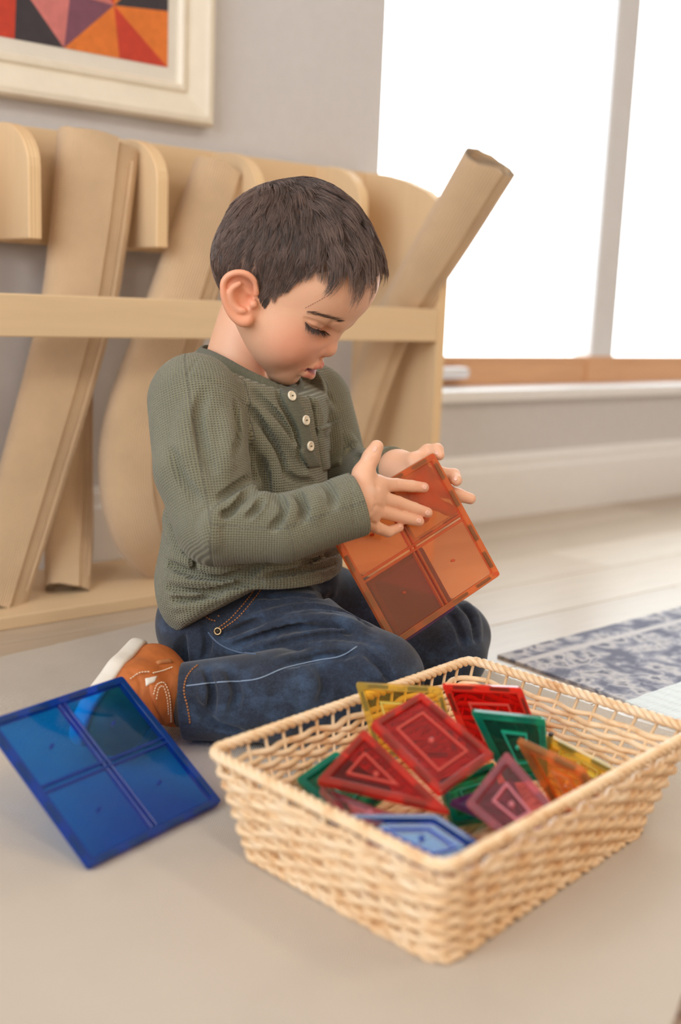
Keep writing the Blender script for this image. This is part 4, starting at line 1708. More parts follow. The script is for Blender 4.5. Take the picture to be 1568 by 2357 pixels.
J0 = JEANS.copy()
THIGH = Field()
THIGH.ops = J0.ops[:5]
JEANS = THIGH.copy()
folds(JEANS, [
    ([(505, 1482), (570, 1466), (640, 1440), (720, 1424), (800, 1430), (850, 1456)], .0085, .0048, .003, True), ([(560, 1506), (640, 1484), (740, 1462), (820, 1466), (874, 1496)], .0085, .0050, .003, True), ([(540, 1440), (620, 1414), (710, 1400), (790, 1404)], .0080, .0042, .003, True),
    ([(590, 1388), (650, 1374), (740, 1374)], .0075, .0034, .003, True), ([(600, 1360), (690, 1354), (770, 1366)], .0070, .0030, .003, True), ([(500, 1500), (560, 1494), (610, 1484)], .0070, .0034, .003, True),
    ([(515, 1462), (560, 1446), (600, 1430)], 0.0036, 0.0070, 0.0030, False), ([(540, 1488), (600, 1468), (690, 1446), (790, 1444), (862, 1474)], 0.0037, 0.0080, 0.0030, False), ([(610, 1494), (690, 1474), (780, 1462), (850, 1480), (892, 1520)], 0.0037, 0.0077, 0.0030, False),
    ([(640, 1404), (720, 1390), (800, 1404), (850, 1440)], 0.0036, 0.0064, 0.0030, False), ([(600, 1374), (680, 1364), (760, 1374)], 0.0034, 0.0051, 0.0030, False), ([(470, 1440), (478, 1480), (470, 1520)], 0.0034, 0.0058, 0.0030, False)], THIGH)
JEANS.ops += J0.ops[5:]
JA = JEANS.copy()
folds(JEANS, [
    ([(455, 1540), (470, 1590), (462, 1650)], .0080, .0038, .003, True), ([(498, 1540), (516, 1592), (508, 1650)], .0080, .0034, .004, True), ([(640, 1520), (700, 1508), (770, 1496), (830, 1500)], .0075, .0036, .003, True), ([(800, 1512), (840, 1530), (880, 1562)], .0075, .0036, .003, True),
    ([(700, 1540), (716, 1580), (706, 1620)], .0085, .0028, .004, True), ([(590, 1550), (606, 1590), (600, 1630)], .0085, .0026, .004, True), ([(1046, 1396), (1070, 1430), (1082, 1478)], .0070, .0036, .003, True), ([(1074, 1386), (1096, 1420), (1104, 1468)], .0060, .0032, .003, True),
    ([(476, 1545), (490, 1592), (482, 1650)], 0.0035, 0.0064, 0.0030, False), ([(530, 1550), (546, 1596), (536, 1640)], 0.0037, 0.0051, 0.0040, False), ([(660, 1532), (740, 1514), (810, 1508)], 0.0035, 0.0054, 0.0030, False), ([(740, 1540), (752, 1580), (742, 1615)], 0.0037, 0.0051, 0.0040, False),
    ([(850, 1510), (884, 1540), (906, 1572)], 0.0036, 0.0064, 0.0030, False), ([(1062, 1396), (1084, 1428), (1094, 1472)], 0.0032, 0.0064, 0.0030, False), ([(1030, 1410), (1052, 1440), (1066, 1482)], 0.0035, 0.0058, 0.0030, False), ([(446, 1620), (490, 1668), (560, 1688)], 0.0040, 0.0058, 0.0040, False)], JA)
JEANS.ripple(.0005, 70, 9)
sd = R_AN - on_z(640, 1603, .056)
JEANS.plane_cut(R_AN + sd * .02, sd, .002, .08)
JEANS.cone(R_AN + sd * .2, R_AN + sd * -.03, .0335, .031, .001, '-')

# finer face and hand lines
K0 = SKIN.copy()
SKIN.crease([(702, 740), (713, 750.5), (724, 756.5), (736, 760), (748, 762)], .0017, .0021, .0008, base=K0)        # eye slit
SKIN.crease([(747, 757), (757, 746), (770, 741), (783, 741)], .0022, .0009, .003, base=K0)
SKIN.crease([(702, 733), (715, 738), (732, 743), (747, 752)], .0018, .0006, .002, base=K0)
for x_, y_ in ((868, 1120), (867, 1151), (859, 1177), (848, 1200)):
    P_, h_ = K0.trace([(x_, y_)])
    if h_[0]:
        SKIN.ball(P_[0] + K0.grad(P_)[0] * .0012, .0022, .004, '-')
for q in ([(916, 1108), (918, 1127)], [(913, 1148), (916, 1170)], [(840, 1056), (850, 1062), (858, 1064)], [(844, 1050), (853, 1057), (860, 1058)], [(886, 1170), (888, 1188)], [(872, 1205), (876, 1222)]):
    SKIN.crease(q, .0012, .0004, .001, base=K0)
SKIN.crease([(860, 1168), (870, 1164), (884, 1170)], .0015, .001, .002, base=K0)
SKIN.crease([(846, 1206), (854, 1204), (864, 1208)], .0015, .001, .002, base=K0)


# ------------------------------------------------------------------ child: materials
def mat_attr(name, attr_name, rough, sss=0.0, bumpscale=0, bumpd=0, **kw):
    t = NT(name)
    a = t.n('ShaderNodeAttribute', attribute_name=attr_name)
    v = t.coords()
    n = t.noise(v, 90.0, 4, .6)
    col = t.mix(t.math('MULTIPLY', t.math('SUBTRACT', n, .35), .35, True), a.outputs['Color'], t.mix(1.0, a.outputs['Color'], (.93, .80, .74, 1), 'MULTIPLY'))
    nm = t.bump(t.noise(v, bumpscale, 3), .5, bumpd) if bumpscale else None
    m = t.done(col, rough, nm, **kw)
    if sss:
        t.b.inputs['Subsurface Weight'].default_value = sss
        t.b.inputs['Subsurface Radius'].default_value = (1.0, .35, .2)
        t.b.inputs['Subsurface Scale'].default_value = .004
    return m


M_SKIN = mat_attr('child_skin', 'tint', .48, .25, 1400.0, .00025)


def mat_waffle():
    t = NT('olive_waffle_knit')
    a = t.n('ShaderNodeAttribute', attribute_name='fab')
    sep = t.n('ShaderNodeSeparateXYZ')
    t.l(a.outputs['Vector'], sep.inputs[0])
    k = 2 * math.pi / .0026
    sx = t.math('SINE', t.math('MULTIPLY', sep.outputs[0], k))
    sy = t.math('SINE', t.math('MULTIPLY', sep.outputs[1], k))
    pit = t.math('MULTIPLY', t.math('ADD', t.math('MULTIPLY', sx, .5), .5), t.math('ADD', t.math('MULTIPLY', sy, .5), .5))
    pit = t.math('POWER', pit, 1.2)
    c = lin((124, 122, 99))
    big = t.noise(t.coords(), 22.0, 3)
    col = t.ramp(big, [(.3, vary(c, .92)), (.7, vary(c, 1.06))])
    h = t.math('SUBTRACT', 1.0, pit)
    return t.done(col, .92, t.bump(h, 1.0, .0020), Sheen_Weight=.25)


def mat_rib(name, rgb, axis=0):
    t = NT(name)
    a = t.n('ShaderNodeAttribute', attribute_name='fab')
    sep = t.n('ShaderNodeSeparateXYZ')
    t.l(a.outputs['Vector'], sep.inputs[0])
    s = t.math('ADD', t.math('MULTIPLY', t.math('SINE', t.math('MULTIPLY', sep.outputs[axis], 2 * math.pi / .0014)), .5), .5)
    c = lin(rgb)
    col = t.mix(t.math('MULTIPLY', t.noise(t.coords(), 22.0, 3), .3), c, vary(c, .92))
    return t.done(col, .9, t.bump(s, 1.0, .0008), Sheen_Weight=.2)


def mat_denim():
    t = NT('blue_denim')
    v = t.coords()
    fine = t.noise(v, 900.0, 2, .6)
    tw = t.noise(t.coords((1, 1, 1), rotz=.6), 300.0, 3, .7)
    big = t.noise(t.coords((1, 1, 1.6)), 26.0, 4, .6)
    col = t.ramp(big, [(.3, lin((22, 27, 40))), (.5, lin((32, 44, 66))), (.68, lin((62, 84, 114)))])
    sp = t.math('MULTIPLY', t.math('SUBTRACT', t.math('ADD', t.math('MULTIPLY', fine, .6), t.math('MULTIPLY', tw, .4)), .40), 2.6, True)
    col = t.mix(t.math('MULTIPLY', sp, .30), col, lin((92, 110, 136)))
    col = t.mix(t.math('MULTIPLY', t.math('SUBTRACT', 1.0, sp), .45), col, lin((17, 20, 30)))
    return t.done(col, .9, t.bump(fine, .5, .0005), Sheen_Weight=.2)


M_WAFFLE = mat_waffle()
M_RIB = mat_rib('olive_rib_knit', (110, 110, 90), 0)
M_PLACKET = mat_rib('olive_placket', (113, 114, 94), 1)
M_DENIM = mat_denim()
M_SEAM = mat_simple('pale_seam_thread', (138, 156, 180), .8)
M_SEAMD = mat_simple('worn_denim_edge', (92, 108, 134), .9)
M_STITCH = mat_simple('rust_stitch_thread', (172, 112, 66), .8)
M_CREAMST = mat_simple('cream_stitch_thread', (238, 214, 184), .8)
M_BUTTON = mat_simple('shell_button', (232, 220, 196), .25, .08, 200)
M_BRASS = mat_simple('antique_brass', (176, 150, 112), .3, .1, 200, Metallic=.8)
M_NAIL = mat_simple('fingernail', (240, 188, 166), .25, .03, 200)
M_LEATHER = mat_simple('tan_leather', (186, 104, 50), .55, .12, 120, .0006)
M_SOLE = mat_simple('white_rubber', (232, 226, 216), .5, .05, 60)
M_SOCK = mat_simple('grey_brown_sock', (96, 86, 74), .95, .2, 600, .001)
M_EYE = mat_simple('dark_eye', (38, 26, 24), .15, .1, 200)


def mat_hair(name, dark, light):
    t = NT(name)
    a = t.n('ShaderNodeAttribute', attribute_name='hv')
    col = t.ramp(a.outputs['Fac'], [(.15, lin(dark)), (.85, lin(light))])
    m = t.done(col, .42)
    t.b.inputs['Specular IOR Level'].default_value = .55
    t.b.inputs['Sheen Weight'].default_value = .15
    return m


M_HAIR = mat_hair('dark_brown_hair', (64, 49, 45), (142, 114, 101))
M_BROW = mat_hair('brow_hair', (52, 38, 34), (112, 80, 66))

# ------------------------------------------------------------------ child: surfaces
T1 = time.time()
Vk, Qk = field_mesh(SKIN, .0017 if FASTCHILD else .00125, ORG)
L_ = (Vk - HC) @ HA * 1000.0         # head-frame mm


def blob(c, r, soft, P=L_):
    d = np.linalg.norm((P - np.array(c)) / np.array(r), axis=1)
    return np.clip((1 + soft - d) / soft, 0, 1)


def seg_d(P, a, b):
    a, b = np.array(a, float), np.array(b, float)
    ba = b - a
    t_ = np.clip(((P - a) @ ba) / (ba @ ba), 0, 1)
    return np.linalg.norm(P - a - t_[:, None] * ba, axis=1)


def to_px(P):
    q = (np.asarray(P) - CAMP) @ CM.T
    return np.column_stack([IW / 2 + FPX * q[:, 0] / q[:, 2], IH / 2 - FPX * q[:, 1] / q[:, 2]])


def in_poly(P, poly):
    x, y = P[:, 0], P[:, 1]
    ins = np.zeros(len(P), bool)
    n = len(poly)
    j = n - 1
    for i in range(n):
        xi, yi = poly[i]
        xj, yj = poly[j]
        c = ((yi > y) != (yj > y)) & (x < (xj - xi) * (y - yi) / (yj - yi + 1e-12) + xi)
        ins ^= c
        j = i
    return ins


HAIRLINE = [(500, 700), (513, 698), (511, 672), (512, 648), (524, 632), (546, 624), (572, 628), (590, 648), (597, 672), (606, 694), (617, 700), (628, 682), (645, 674), (670, 664), (696, 641), (718, 629), (748, 626), (768, 622), (800, 618),
            (850, 612), (900, 585), (930, 480), (880, 370), (440, 370), (440, 700)]


def mirror_px(P):
    l = (P - HC) @ HA
    l[:, 1] = -np.abs(l[:, 1])
    return to_px(l @ HA.T + HC)


def hair_mask(P):
    l = (P - HC) @ HA * 1000
    e = ((l - np.array([14, 0, 57])) / np.array([83, 71, 70]))
    e2 = (l - np.array([-8, 0, 18])) / np.array([58, 60, 48])
    near = ((np.linalg.norm(e, axis=1) < 1.12) | (np.linalg.norm(e2, axis=1) < 1.4)) & (np.abs(l[:, 1]) < 76) & (l[:, 2] > -34)
    return in_poly(mirror_px(P), HAIRLINE) & near


base = np.array(lin((233, 182, 150))[:3])
tint = np.repeat(base[None], len(Vk), 0)


def tintmix(w_, rgb):
    global tint
    c = np.array(lin(rgb)[:3])
    tint = tint * (1 - w_[:, None]) + c * w_[:, None]


Lr = L_.copy()
Lr[:, 1] = -np.abs(Lr[:, 1])
tintmix(blob((78, -38, -8), (22, 22, 20), 1.0, Lr) * .55, (226, 146, 118))
tintmix(blob((100, 0, 0), (14, 14, 12), .8, Lr) * .35, (228, 150, 122))
tintmix(blob((12, -80, 0), (34, 12, 34), .6, Lr) * .55, (232, 148, 114))
lipd = np.minimum.reduce([seg_d(Lr, (103, -1.5, -20.8), (101, -9, -23)) - 4.0, seg_d(Lr, (101, -9, -23), (93, -20.5, -31)) - 2.2,
                          seg_d(Lr, (100.8, 0, -36.0), (98, -9, -35.5)) - 5.4, seg_d(Lr, (98, -9, -35.5), (92, -20, -33)) - 2.2])
tintmix(np.clip((1.6 - lipd) / 1.4, 0, 1) * (L_[:, 0] > 80), (206, 104, 92))
tintmix(((np.abs(L_[:, 2] + 28.8) < 3.2) & (L_[:, 0] > 84) & (L_[:, 0] < 99.0) & (np.abs(L_[:, 1]) < 19)) * 1.0, (168, 78, 74))
# fingers a little pinker towards the tips
for pts, rs_ in FINGERS:
    d_ = np.linalg.norm(Vk - np.array(pts[-1]), axis=1)
    tintmix(np.clip((.016 - d_) / .012, 0, 1) * .35, (236, 156, 130))
hm = hair_mask(Vk)
tintmix(hm * .75, (84, 64, 56))
me = quads_mesh(Vk, Qk, True, ORG)
attr(me, 'tint', np.column_stack([tint, np.ones(len(tint))]))
child = add('person', me, M_SKIN, label='kneeling child in an olive henley and jeans, head bowed over an orange tile', cat='person')
child.location = ORG
print('skin', len(Vk), round(time.time() - T1, 1))


def fab_coords(P):
    """cloth coordinates: along and around the nearest sleeve or the trunk"""
    out = np.zeros((len(P), 3))
    q = P - TR[1]
    ang = np.arctan2(q @ LEFT, q @ FWD)
    out[:, 0] = ang * .094
    out[:, 1] = P[:, 2]
    nn_ = np.concatenate([TRUNKF.grad(P[i:i + 4000], .004) for i in range(0, len(P), 4000)])
    upf = nn_[:, 2] > .74
    out[upf, 0] = (q @ LEFT)[upf]
    out[upf, 1] = (q @ FWD)[upf]
    fl_ = [np.concatenate([F_.ev(P[i:i + 4000]) for i in range(0, len(P), 4000)]) for F_ in (TRUNKF, ARMR, ARML)]
    for pts, rr, dd, oth in (([R_SH, R_EL, R_FM, R_WR], .040, fl_[1], fl_[0]), ([L_SH, L_EL, L_WR], .034, fl_[2], fl_[0])):
        s0 = 0.0
        best = np.full(len(P), 1e9)
        uv = np.zeros((len(P), 2))
        for a, b in zip(pts[:-1], pts[1:]):
            ba = b - a
            L = np.linalg.norm(ba)
            t_ = np.clip(((P - a) @ ba) / L ** 2, 0, 1)
            w_ = P - a - t_[:, None] * ba
            d = np.linalg.norm(w_, axis=1)
            u = ba / L
            e1 = np.cross(u, -CM[2])
            e1 /= np.linalg.norm(e1)
            e2 = np.cross(u, e1)
            an = np.arctan2(w_ @ e1, w_ @ e2)
            m = d < best
            best = np.where(m, d, best)
            uv[m, 0] = (an * rr)[m]
            al = (P - a) @ u
            over = np.maximum(al - L, 0) + np.minimum(al, 0)
            uv[m, 1] = (s0 + np.clip(al, 0, L) + rr * np.arctan(over / rr) * 1.3)[m]
            s0 += L
        m = dd < oth + .004
        out[m, :2] = uv[m]
    return out


V, Q = field_mesh(SHIRT, .0024 if FASTCHILD else .0016, ORG)
me = quads_mesh(V, Q, True, ORG)
attr(me, 'fab', fab_coords(V))
shirt = add('shirt', me, M_WAFFLE, child, 'olive green waffle knit henley shirt')
print('shirt', len(V), round(time.time() - T1, 1))
V, Q = field_mesh(JEANS, .0024 if FASTCHILD else .0017, ORG)
jeans = add('jeans', quads_mesh(V, Q, True, ORG), M_DENIM, child, 'faded blue denim jeans')
print('jeans', len(V), round(time.time() - T1, 1))


def patch(F, grid, thick, name, mat, parent, lift_=0.0, fabscale=True, label=None, soft=True):
    """flat piece sewn or laid on a surface; grid (nv,nu,2) of photo pixels"""
    g = np.asarray(grid, float)
    nv, nu = g.shape[:2]
    P, hit = F.trace(g.reshape(-1, 2))
    n_ = F.grad(P, .002)
    idx = np.arange(nv * nu).reshape(nv, nu)
    ed_ = np.zeros((nv, nu), bool)
    ed_[0] = ed_[-1] = True
    ed_[:, 0] = ed_[:, -1] = True
    h = np.where(ed_.ravel() & soft, thick * .35, thick) + lift_
    top = P + n_ * h[:, None]
    bot = P - n_ * .0012
    N = nv * nu
    q = np.stack([idx[:-1, :-1], idx[:-1, 1:], idx[1:, 1:], idx[1:, :-1]], -1).reshape(-1, 4)
    loop = np.concatenate([idx[0, :], idx[1:, -1], idx[-1, -2::-1], idx[-2:0:-1, 0]])
    l2 = np.roll(loop, -1)
    Fq = np.vstack([q, q[:, ::-1] + N, np.stack([loop, loop + N, l2 + N, l2], -1)])
    o_ = np.array(ORG)
    me = quads_mesh(np.vstack([top, bot]), Fq, True, o_)
    bm = bmesh.new()
    bm.from_mesh(me)
    bmesh.ops.recalc_face_normals(bm, faces=bm.faces)
    bm.to_mesh(me)
    bm.free()
    du = np.r_[0, np.cumsum(np.linalg.norm(np.diff(P.reshape(nv, nu, 3)[nv // 2], axis=0), axis=1))]
    dv_ = np.r_[0, np.cumsum(np.linalg.norm(np.diff(P.reshape(nv, nu, 3)[:, nu // 2], axis=0), axis=1))]
    fc = np.zeros((nv, nu, 3))
    fc[..., 0] = du[None]
    fc[..., 1] = dv_[:, None]
    attr(me, 'fab', np.vstack([fc.reshape(-1, 3)] * 2))
    return add(name, me, mat, parent, label)


def band(left_px, right_px, nv, nu):
    a, b = catmull(np.array(left_px, float), nv), catmull(np.array(right_px, float), nv)
    s = np.linspace(0, 1, nu)[None, :, None]
    return a[:, None] * (1 - s) + b[:, None] * s


# collar: ribbed band standing round the neck
CP = np.array([catmull(np.vstack([CP[-2:], CP, CP[:3]]), 200)])[0]
CP = CP[int(200 * 2 / 16):int(200 * 14 / 16)]
cc = CP.mean(0)
out_n = CP - cc
out_n -= UP * (out_n @ UP)[:, None]
out_n /= np.linalg.norm(out_n, axis=1)[:, None]
axis_n = NK0 - NK1
axis_n /= np.linalg.norm(axis_n)
prof2 = [(-.0065, .0026), (-.002, .0034), (.003, .0034), (.0070, .0020), (.0075, .0), (.0070, -.0018), (-.0065, -.0015)]
V, fabv = [], []
s_ = np.r_[0, np.cumsum(np.linalg.norm(np.diff(CP, axis=0), axis=1))]
for i, p_ in enumerate(CP):
    for (h_, o_) in prof2:
        V.append(p_ + axis_n * h_ + out_n[i] * (o_ - h_ * .25))
        fabv.append((s_[i], h_, 0))
n, k = len(CP), len(prof2)
Fq = [[i * k + j, i * k + (j + 1) % k, ((i + 1) % n) * k + (j + 1) % k, ((i + 1) % n) * k + j] for i in range(n) for j in range(k)]
me = quads_mesh(V, Fq, True, ORG)
attr(me, 'fab', fabv)
add('collar', me, M_RIB, shirt)
# placket, buttons, pocket
pl = patch(SHIRT, band([(643, 892), (652, 925), (668, 955), (683, 985), (691, 1015), (692, 1045), (708, 1078)], [(682, 893), (690, 925), (703, 952), (713, 985), (719, 1015), (724, 1045), (738, 1074)], 30, 9), .0022, 'placket', M_PLACKET, shirt)
for bx_, by_ in ((668, 913), (700, 968), (710, 1027)):
    P_, h_ = SHIRT.trace([(bx_, by_)])
    n_ = SHIRT.grad(P_, .003)[0]
    c_ = P_[0] + n_ * .0030
    ring = []
    u_ = np.cross(n_, UP)
    u_ /= np.linalg.norm(u_)
    w_ = np.cross(n_, u_)
    bp = [(.0005, -.0012), (.0052, -.0012), (.0056, 0), (.0052, .0012), (.0044, .0014), (.0036, .0008), (.0012, .0006), (.0004, .0006)]
    sg = 20
    V = [c_ + n_ * z_ + (u_ * math.cos(2 * math.pi * s / sg) + w_ * math.sin(2 * math.pi * s / sg)) * r_ for r_, z_ in bp for s in range(sg)]
    Fq = [[a * sg + s, a * sg + (s + 1) % sg, (a + 1) * sg + (s + 1) % sg, (a + 1) * sg + s] for a in range(len(bp) - 1) for s in range(sg)]
    Fq += [list(range(sg))[::-1], [(len(bp) - 1) * sg + s for s in range(sg)]]
    bt = add('button', raw(V, Fq, True, ORG), M_BUTTON, shirt)
    add('button_thread', tube([c_ + u_ * .0009 + n_ * .0012, c_ - u_ * .0009 + n_ * .0012], .0007, 6, org=ORG), mat_simple('dark_thread', (86, 84, 66), .9), shirt)
patch(SHIRT, band([(727, 986), (733, 1020), (738, 1055), (744, 1085)], [(783, 964), (789, 1000), (790, 1035), (786, 1070)], 16, 12), .0032, 'chest_pocket', M_WAFFLE, shirt)
patch(SHIRT, band([(727, 985), (728, 990), (729, 996)], [(783, 963), (784, 969), (785, 975)], 5, 14), .0042, 'pocket_hem', M_WAFFLE, shirt)


def seam(F, px, r, name, mat, parent, lift_=.0004, dashed=0.0):
    q = catmull(np.array(px, float), 10 * len(px))
    P, hit = F.trace(q)
    P = P[hit]
    n_ = F.grad(P, .002)
    P = P + n_ * lift_
    if not dashed:
        return add(name, tube(P, r, 5, org=ORG), mat, parent)
    s = np.r_[0, np.cumsum(np.linalg.norm(np.diff(P, axis=0), axis=1))]
    V, Fs = [], []
    t_ = 0.0
    while t_ + dashed < s[-1]:
        u = np.linspace(t_, t_ + dashed * .62, 4)
        pp = np.column_stack([np.interp(u, s, P[:, c]) for c in range(3)])
        v, f = tube(pp, r, 5, get=True)
        Fs += [[i + len(V) for i in ff] for ff in f]
        V += v.tolist()
        t_ += dashed
    return add(name, raw(V, Fs, True, ORG), mat, parent)


seam(JEANS, [(429, 1579), (498, 1571), (588, 1564), (653, 1539), (727, 1521), (782, 1511), (822, 1489)], .0007, 'side_seam', M_SEAM, jeans)
for q in ([(504, 1445), (530, 1425), (560, 1392), (588, 1356)], [(512, 1448), (545, 1425), (575, 1392), (602, 1356)]):
    seam(JEANS, q, .0008, 'pocket_stitch', M_STITCH, jeans, .0006, .0032)
seam(JEANS, [(480, 1455), (500, 1478), (530, 1495), (560, 1503), (590, 1506)], .0010, 'pocket_seam', M_SEAMD, jeans)
seam(JEANS, [(474, 1398), (470, 1412), (482, 1425), (500, 1430)], .0008, 'pocket_stitch', M_STITCH, jeans, .0006, .003)
seam(JEANS, [(478, 1392), (488, 1410), (508, 1420)], .0008, 'pocket_stitch', M_STITCH, jeans, .0006, .003)
seam(JEANS, [(455, 1532), (440, 1545), (428, 1565), (424, 1592), (430, 1620), (436, 1650), (438, 1672)], .0009, 'hem_stitch', M_STITCH, jeans, .0006, .0032)
patch(JEANS, band([(472, 1398), (476, 1412), (484, 1424)], [(492, 1390), (500, 1404), (508, 1416)], 8, 8), .0022, 'belt_loop', M_DENIM, jeans)
P_, h_ = JEANS.trace([(502, 1453)])
n_ = JEANS.grad(P_, .003)[0]
u_ = np.cross(n_, UP)
u_ /= np.linalg.norm(u_)
w_ = np.cross(n_, u_)
cc_ = P_[0] + n_ * .0012
rp = [cc_ + (u_ * math.cos(a) + w_ * math.sin(a)) * .0034 for a in np.linspace(0, 2 * math.pi, 18, endpoint=False)]
rv = add('rivet', tube(rp, .0012, 8, True, ORG), M_BRASS, jeans)
add('rivet_center', tube([cc_ - n_ * .001, cc_ + n_ * .0008], .0018, 10, org=ORG), mat_simple('dark_metal', (60, 52, 44), .4), jeans)


# nails
def nail(px, py, rx, ry, ang):
    nu = nv = 9
    g = np.zeros((nv, nu, 2))
    for j in range(nv):
        for i in range(nu):
            a, b = (i / (nu - 1) * 2 - 1), (j / (nv - 1) * 2 - 1)
            x_, y_ = a * math.sqrt(max(0, 1 - b * b / 2)), b * math.sqrt(max(0, 1 - a * a / 2))
            c, s = math.cos(ang), math.sin(ang)
            g[j, i] = (px + (c * x_ * rx - s * y_ * ry) * .85, py + (s * x_ * rx + c * y_ * ry) * .85)
    patch(SKIN, g, .0003, 'fingernail', M_NAIL, child)


for q in ((978, 1121, 7, 8, .05), (985, 1181, 7, 8, .3), (965, 1198.5, 7, 8, .25), (863, 1033, 9, 6.5, -1.15), (921, 1210, 4.5, 6, -.4), (1005, 1042, 6, 6, .6), (1049, 1101, 6, 8, .2)):
    nail(*q)

# eyes: dark eyeballs glimpsed under the lowered lids
for s in (-1, 1):
    c_ = hw(72.5, s * 29, 15)
    bm = bmesh.new()
    bmesh.ops.create_uvsphere(bm, u_segments=20, v_segments=12, radius=.0119)
    me = bpy.data.meshes.new('eye')
    bm.to_mesh(me)
    bm.free()
    me.transform(Matrix.Translation(Vector(c_ - ORG)))
    shade_smooth(me, 180)
    add('eye', me, M_EYE, child)


# ------------------------------------------------------------------ child: hair, brows, lashes
def strands(S, w0, w1, name, mat, parent, hv, label=None):
    """S (N,K,3) polylines -> tapered three-sided strands in one mesh"""
    N, K, _ = S.shape
    Tn = np.gradient(S, axis=1)
    Tn /= np.linalg.norm(Tn, axis=2)[..., None] + 1e-12
    ref = np.array([.3, .5, .81])
    A = np.cross(Tn, ref)
    A /= np.linalg.norm(A, axis=2)[..., None] + 1e-9
    B = np.cross(Tn, A)
    w_ = (w0 + (w1 - w0) * np.linspace(0, 1, K) ** 2)[None, :, None]
    V = np.stack([S + (A * math.cos(a) + B * math.sin(a)) * w_ for a in (0, 2.094, 4.189)], 2).reshape(-1, 3)
    b = (np.arange(N) * K * 3)[:, None, None]
    i = np.arange(K - 1)[None, :, None] * 3
    j = np.arange(3)[None, None, :]
    j2 = (j + 1) % 3
    Qs = np.stack([b + i + j, b + i + j2, b + i + 3 + j2, b + i + 3 + j], -1).reshape(-1, 4)
    me = quads_mesh(V, Qs, True, ORG)
    attr(me, 'hv', np.repeat(hv, K * 3))
    return add(name, me, mat, parent, label)


HEAD = Field()
build_head(HEAD)
HEAD.ops = HEAD.ops[:4 + 0]           # skull only, smooth under the hair
rs = np.random.RandomState(21)
hv_idx = np.where(hm)[0]
NH = 7000 if FASTCHILD else 26000
roots = Vk[rs.choice(hv_idx, NH)] + rs.randn(NH, 3) * .0006
rl = (roots - HC) @ HA * 1000
whorl = np.array([-60.0, 4.0, 96.0])
K = 6


def flow(l):
    """combing direction in head frame (mm coordinates): away from the crown, forward on top, down at the sides"""
    v = l - whorl
    v /= np.linalg.norm(v, axis=1)[:, None] + 1e-6
    n = (l - np.array([14, 0, 53])) / np.array([83, 71, 70]) ** 2
    n /= np.linalg.norm(n, axis=1)[:, None]
    topness = np.clip((l[:, 2] - 55) / 50, 0, 1)[:, None]
    side = np.clip((np.abs(l[:, 1]) - 30) / 30, 0, 1)[:, None]
    g = np.array([.12, 0, -1.0])
    d = v * .8 + g * (.9 * side + .35 * (1 - topness)) + np.array([.45, 0, 0]) * topness
    # at the temples the ends comb forward
    tem = (np.clip((l[:, 0] - 20) / 30, 0, 1) * np.clip((60 - l[:, 2]) / 40, 0, 1))[:, None]
    d = d + np.array([-.25, 0, -.5]) * tem
    fr = np.clip((l[:, 0] - 62) / 25, 0, 1)[:, None] * (l[:, 2] > 60)[:, None]
    d = d + np.array([.35, -.15, -1.0]) * fr * .9
    d = d - n * (d * n).sum(1)[:, None]
    return d / (np.linalg.norm(d, axis=1)[:, None] + 1e-6), n


topn = np.clip((rl[:, 2] - 40) / 60, 0, 1)
length = 11 + 17 * topn + 16 * np.clip((rl[:, 0] - 50) / 30, 0, 1) * (rl[:, 2] > 62) + rs.rand(NH) * 8 - 2
low = np.clip((35 - rl[:, 2]) / 40, 0, 1)
length *= (1 - .28 * low) * (.75 + .45 * rs.rand(NH))
tem_ = np.clip((rl[:, 0] - 25) / 25, 0, 1) * np.clip((72 - rl[:, 2]) / 25, 0, 1)
length *= (1 - .55 * tem_)
rpx = mirror_px(roots)
bare = np.clip(1 - np.abs(rpx[:, 0] - 728) / 45, 0, 1) ** .5 * np.clip((rpx[:, 1] - 540) / 60, 0, 1)
length *= (1 - .62 * bare)
fz = np.clip((rl[:, 0] - 66) / 14, 0, 1) * (rl[:, 2] > 60)
length *= np.where(fz > .1, np.clip(1.0 - (rl[:, 1] + 36) / 50, .32, 1.0), 1.0)
# clumps
NCL = 900
cl_root = rl[rs.choice(NH, NCL)]
cid = np.zeros(NH, int)
for i in range(0, NH, 1500):
    cid[i:i + 1500] = ((rl[i:i + 1500, None] - cl_root[None]) ** 2).sum(2).argmin(1)
cl_ang = rs.randn(NCL) * .26
cl_h = rs.rand(NCL)
p_ = rl.copy()
S = [p_.copy()]
lift_t = (2.0 + 4.5 * topn + 2.0 * cl_h[cid] * (.4 + topn)) * np.clip(np.linalg.norm(rl - whorl, axis=1) / 32, .25, 1)
for k in range(1, K):
    d, n = flow(p_)
    ang = cl_ang[cid] + rs.randn(NH) * .03
    side_d = np.cross(n, d)
    d = d * np.cos(ang)[:, None] + side_d * np.sin(ang)[:, None]
    p_ = p_ + d * (length / (K - 1))[:, None]
    u = k / (K - 1)
    h = lift_t * (1 - (1 - u) ** 2) * (1 - .35 * u * (1 - topn))
    if True:
        fringe = np.clip((rl[:, 0] - 66) / 20, 0, 1) * (rl[:, 2] > 60)
        h = h + fringe * 1.2 * u
    wpt = p_ @ HA.T * .001 + HC
    sd_ = HEAD.ev(wpt) * 1000
    p_ = p_ + n * (np.clip(h - sd_, -3, 3))[:, None]
    S.append(p_.copy())
S = np.stack(S, 1)
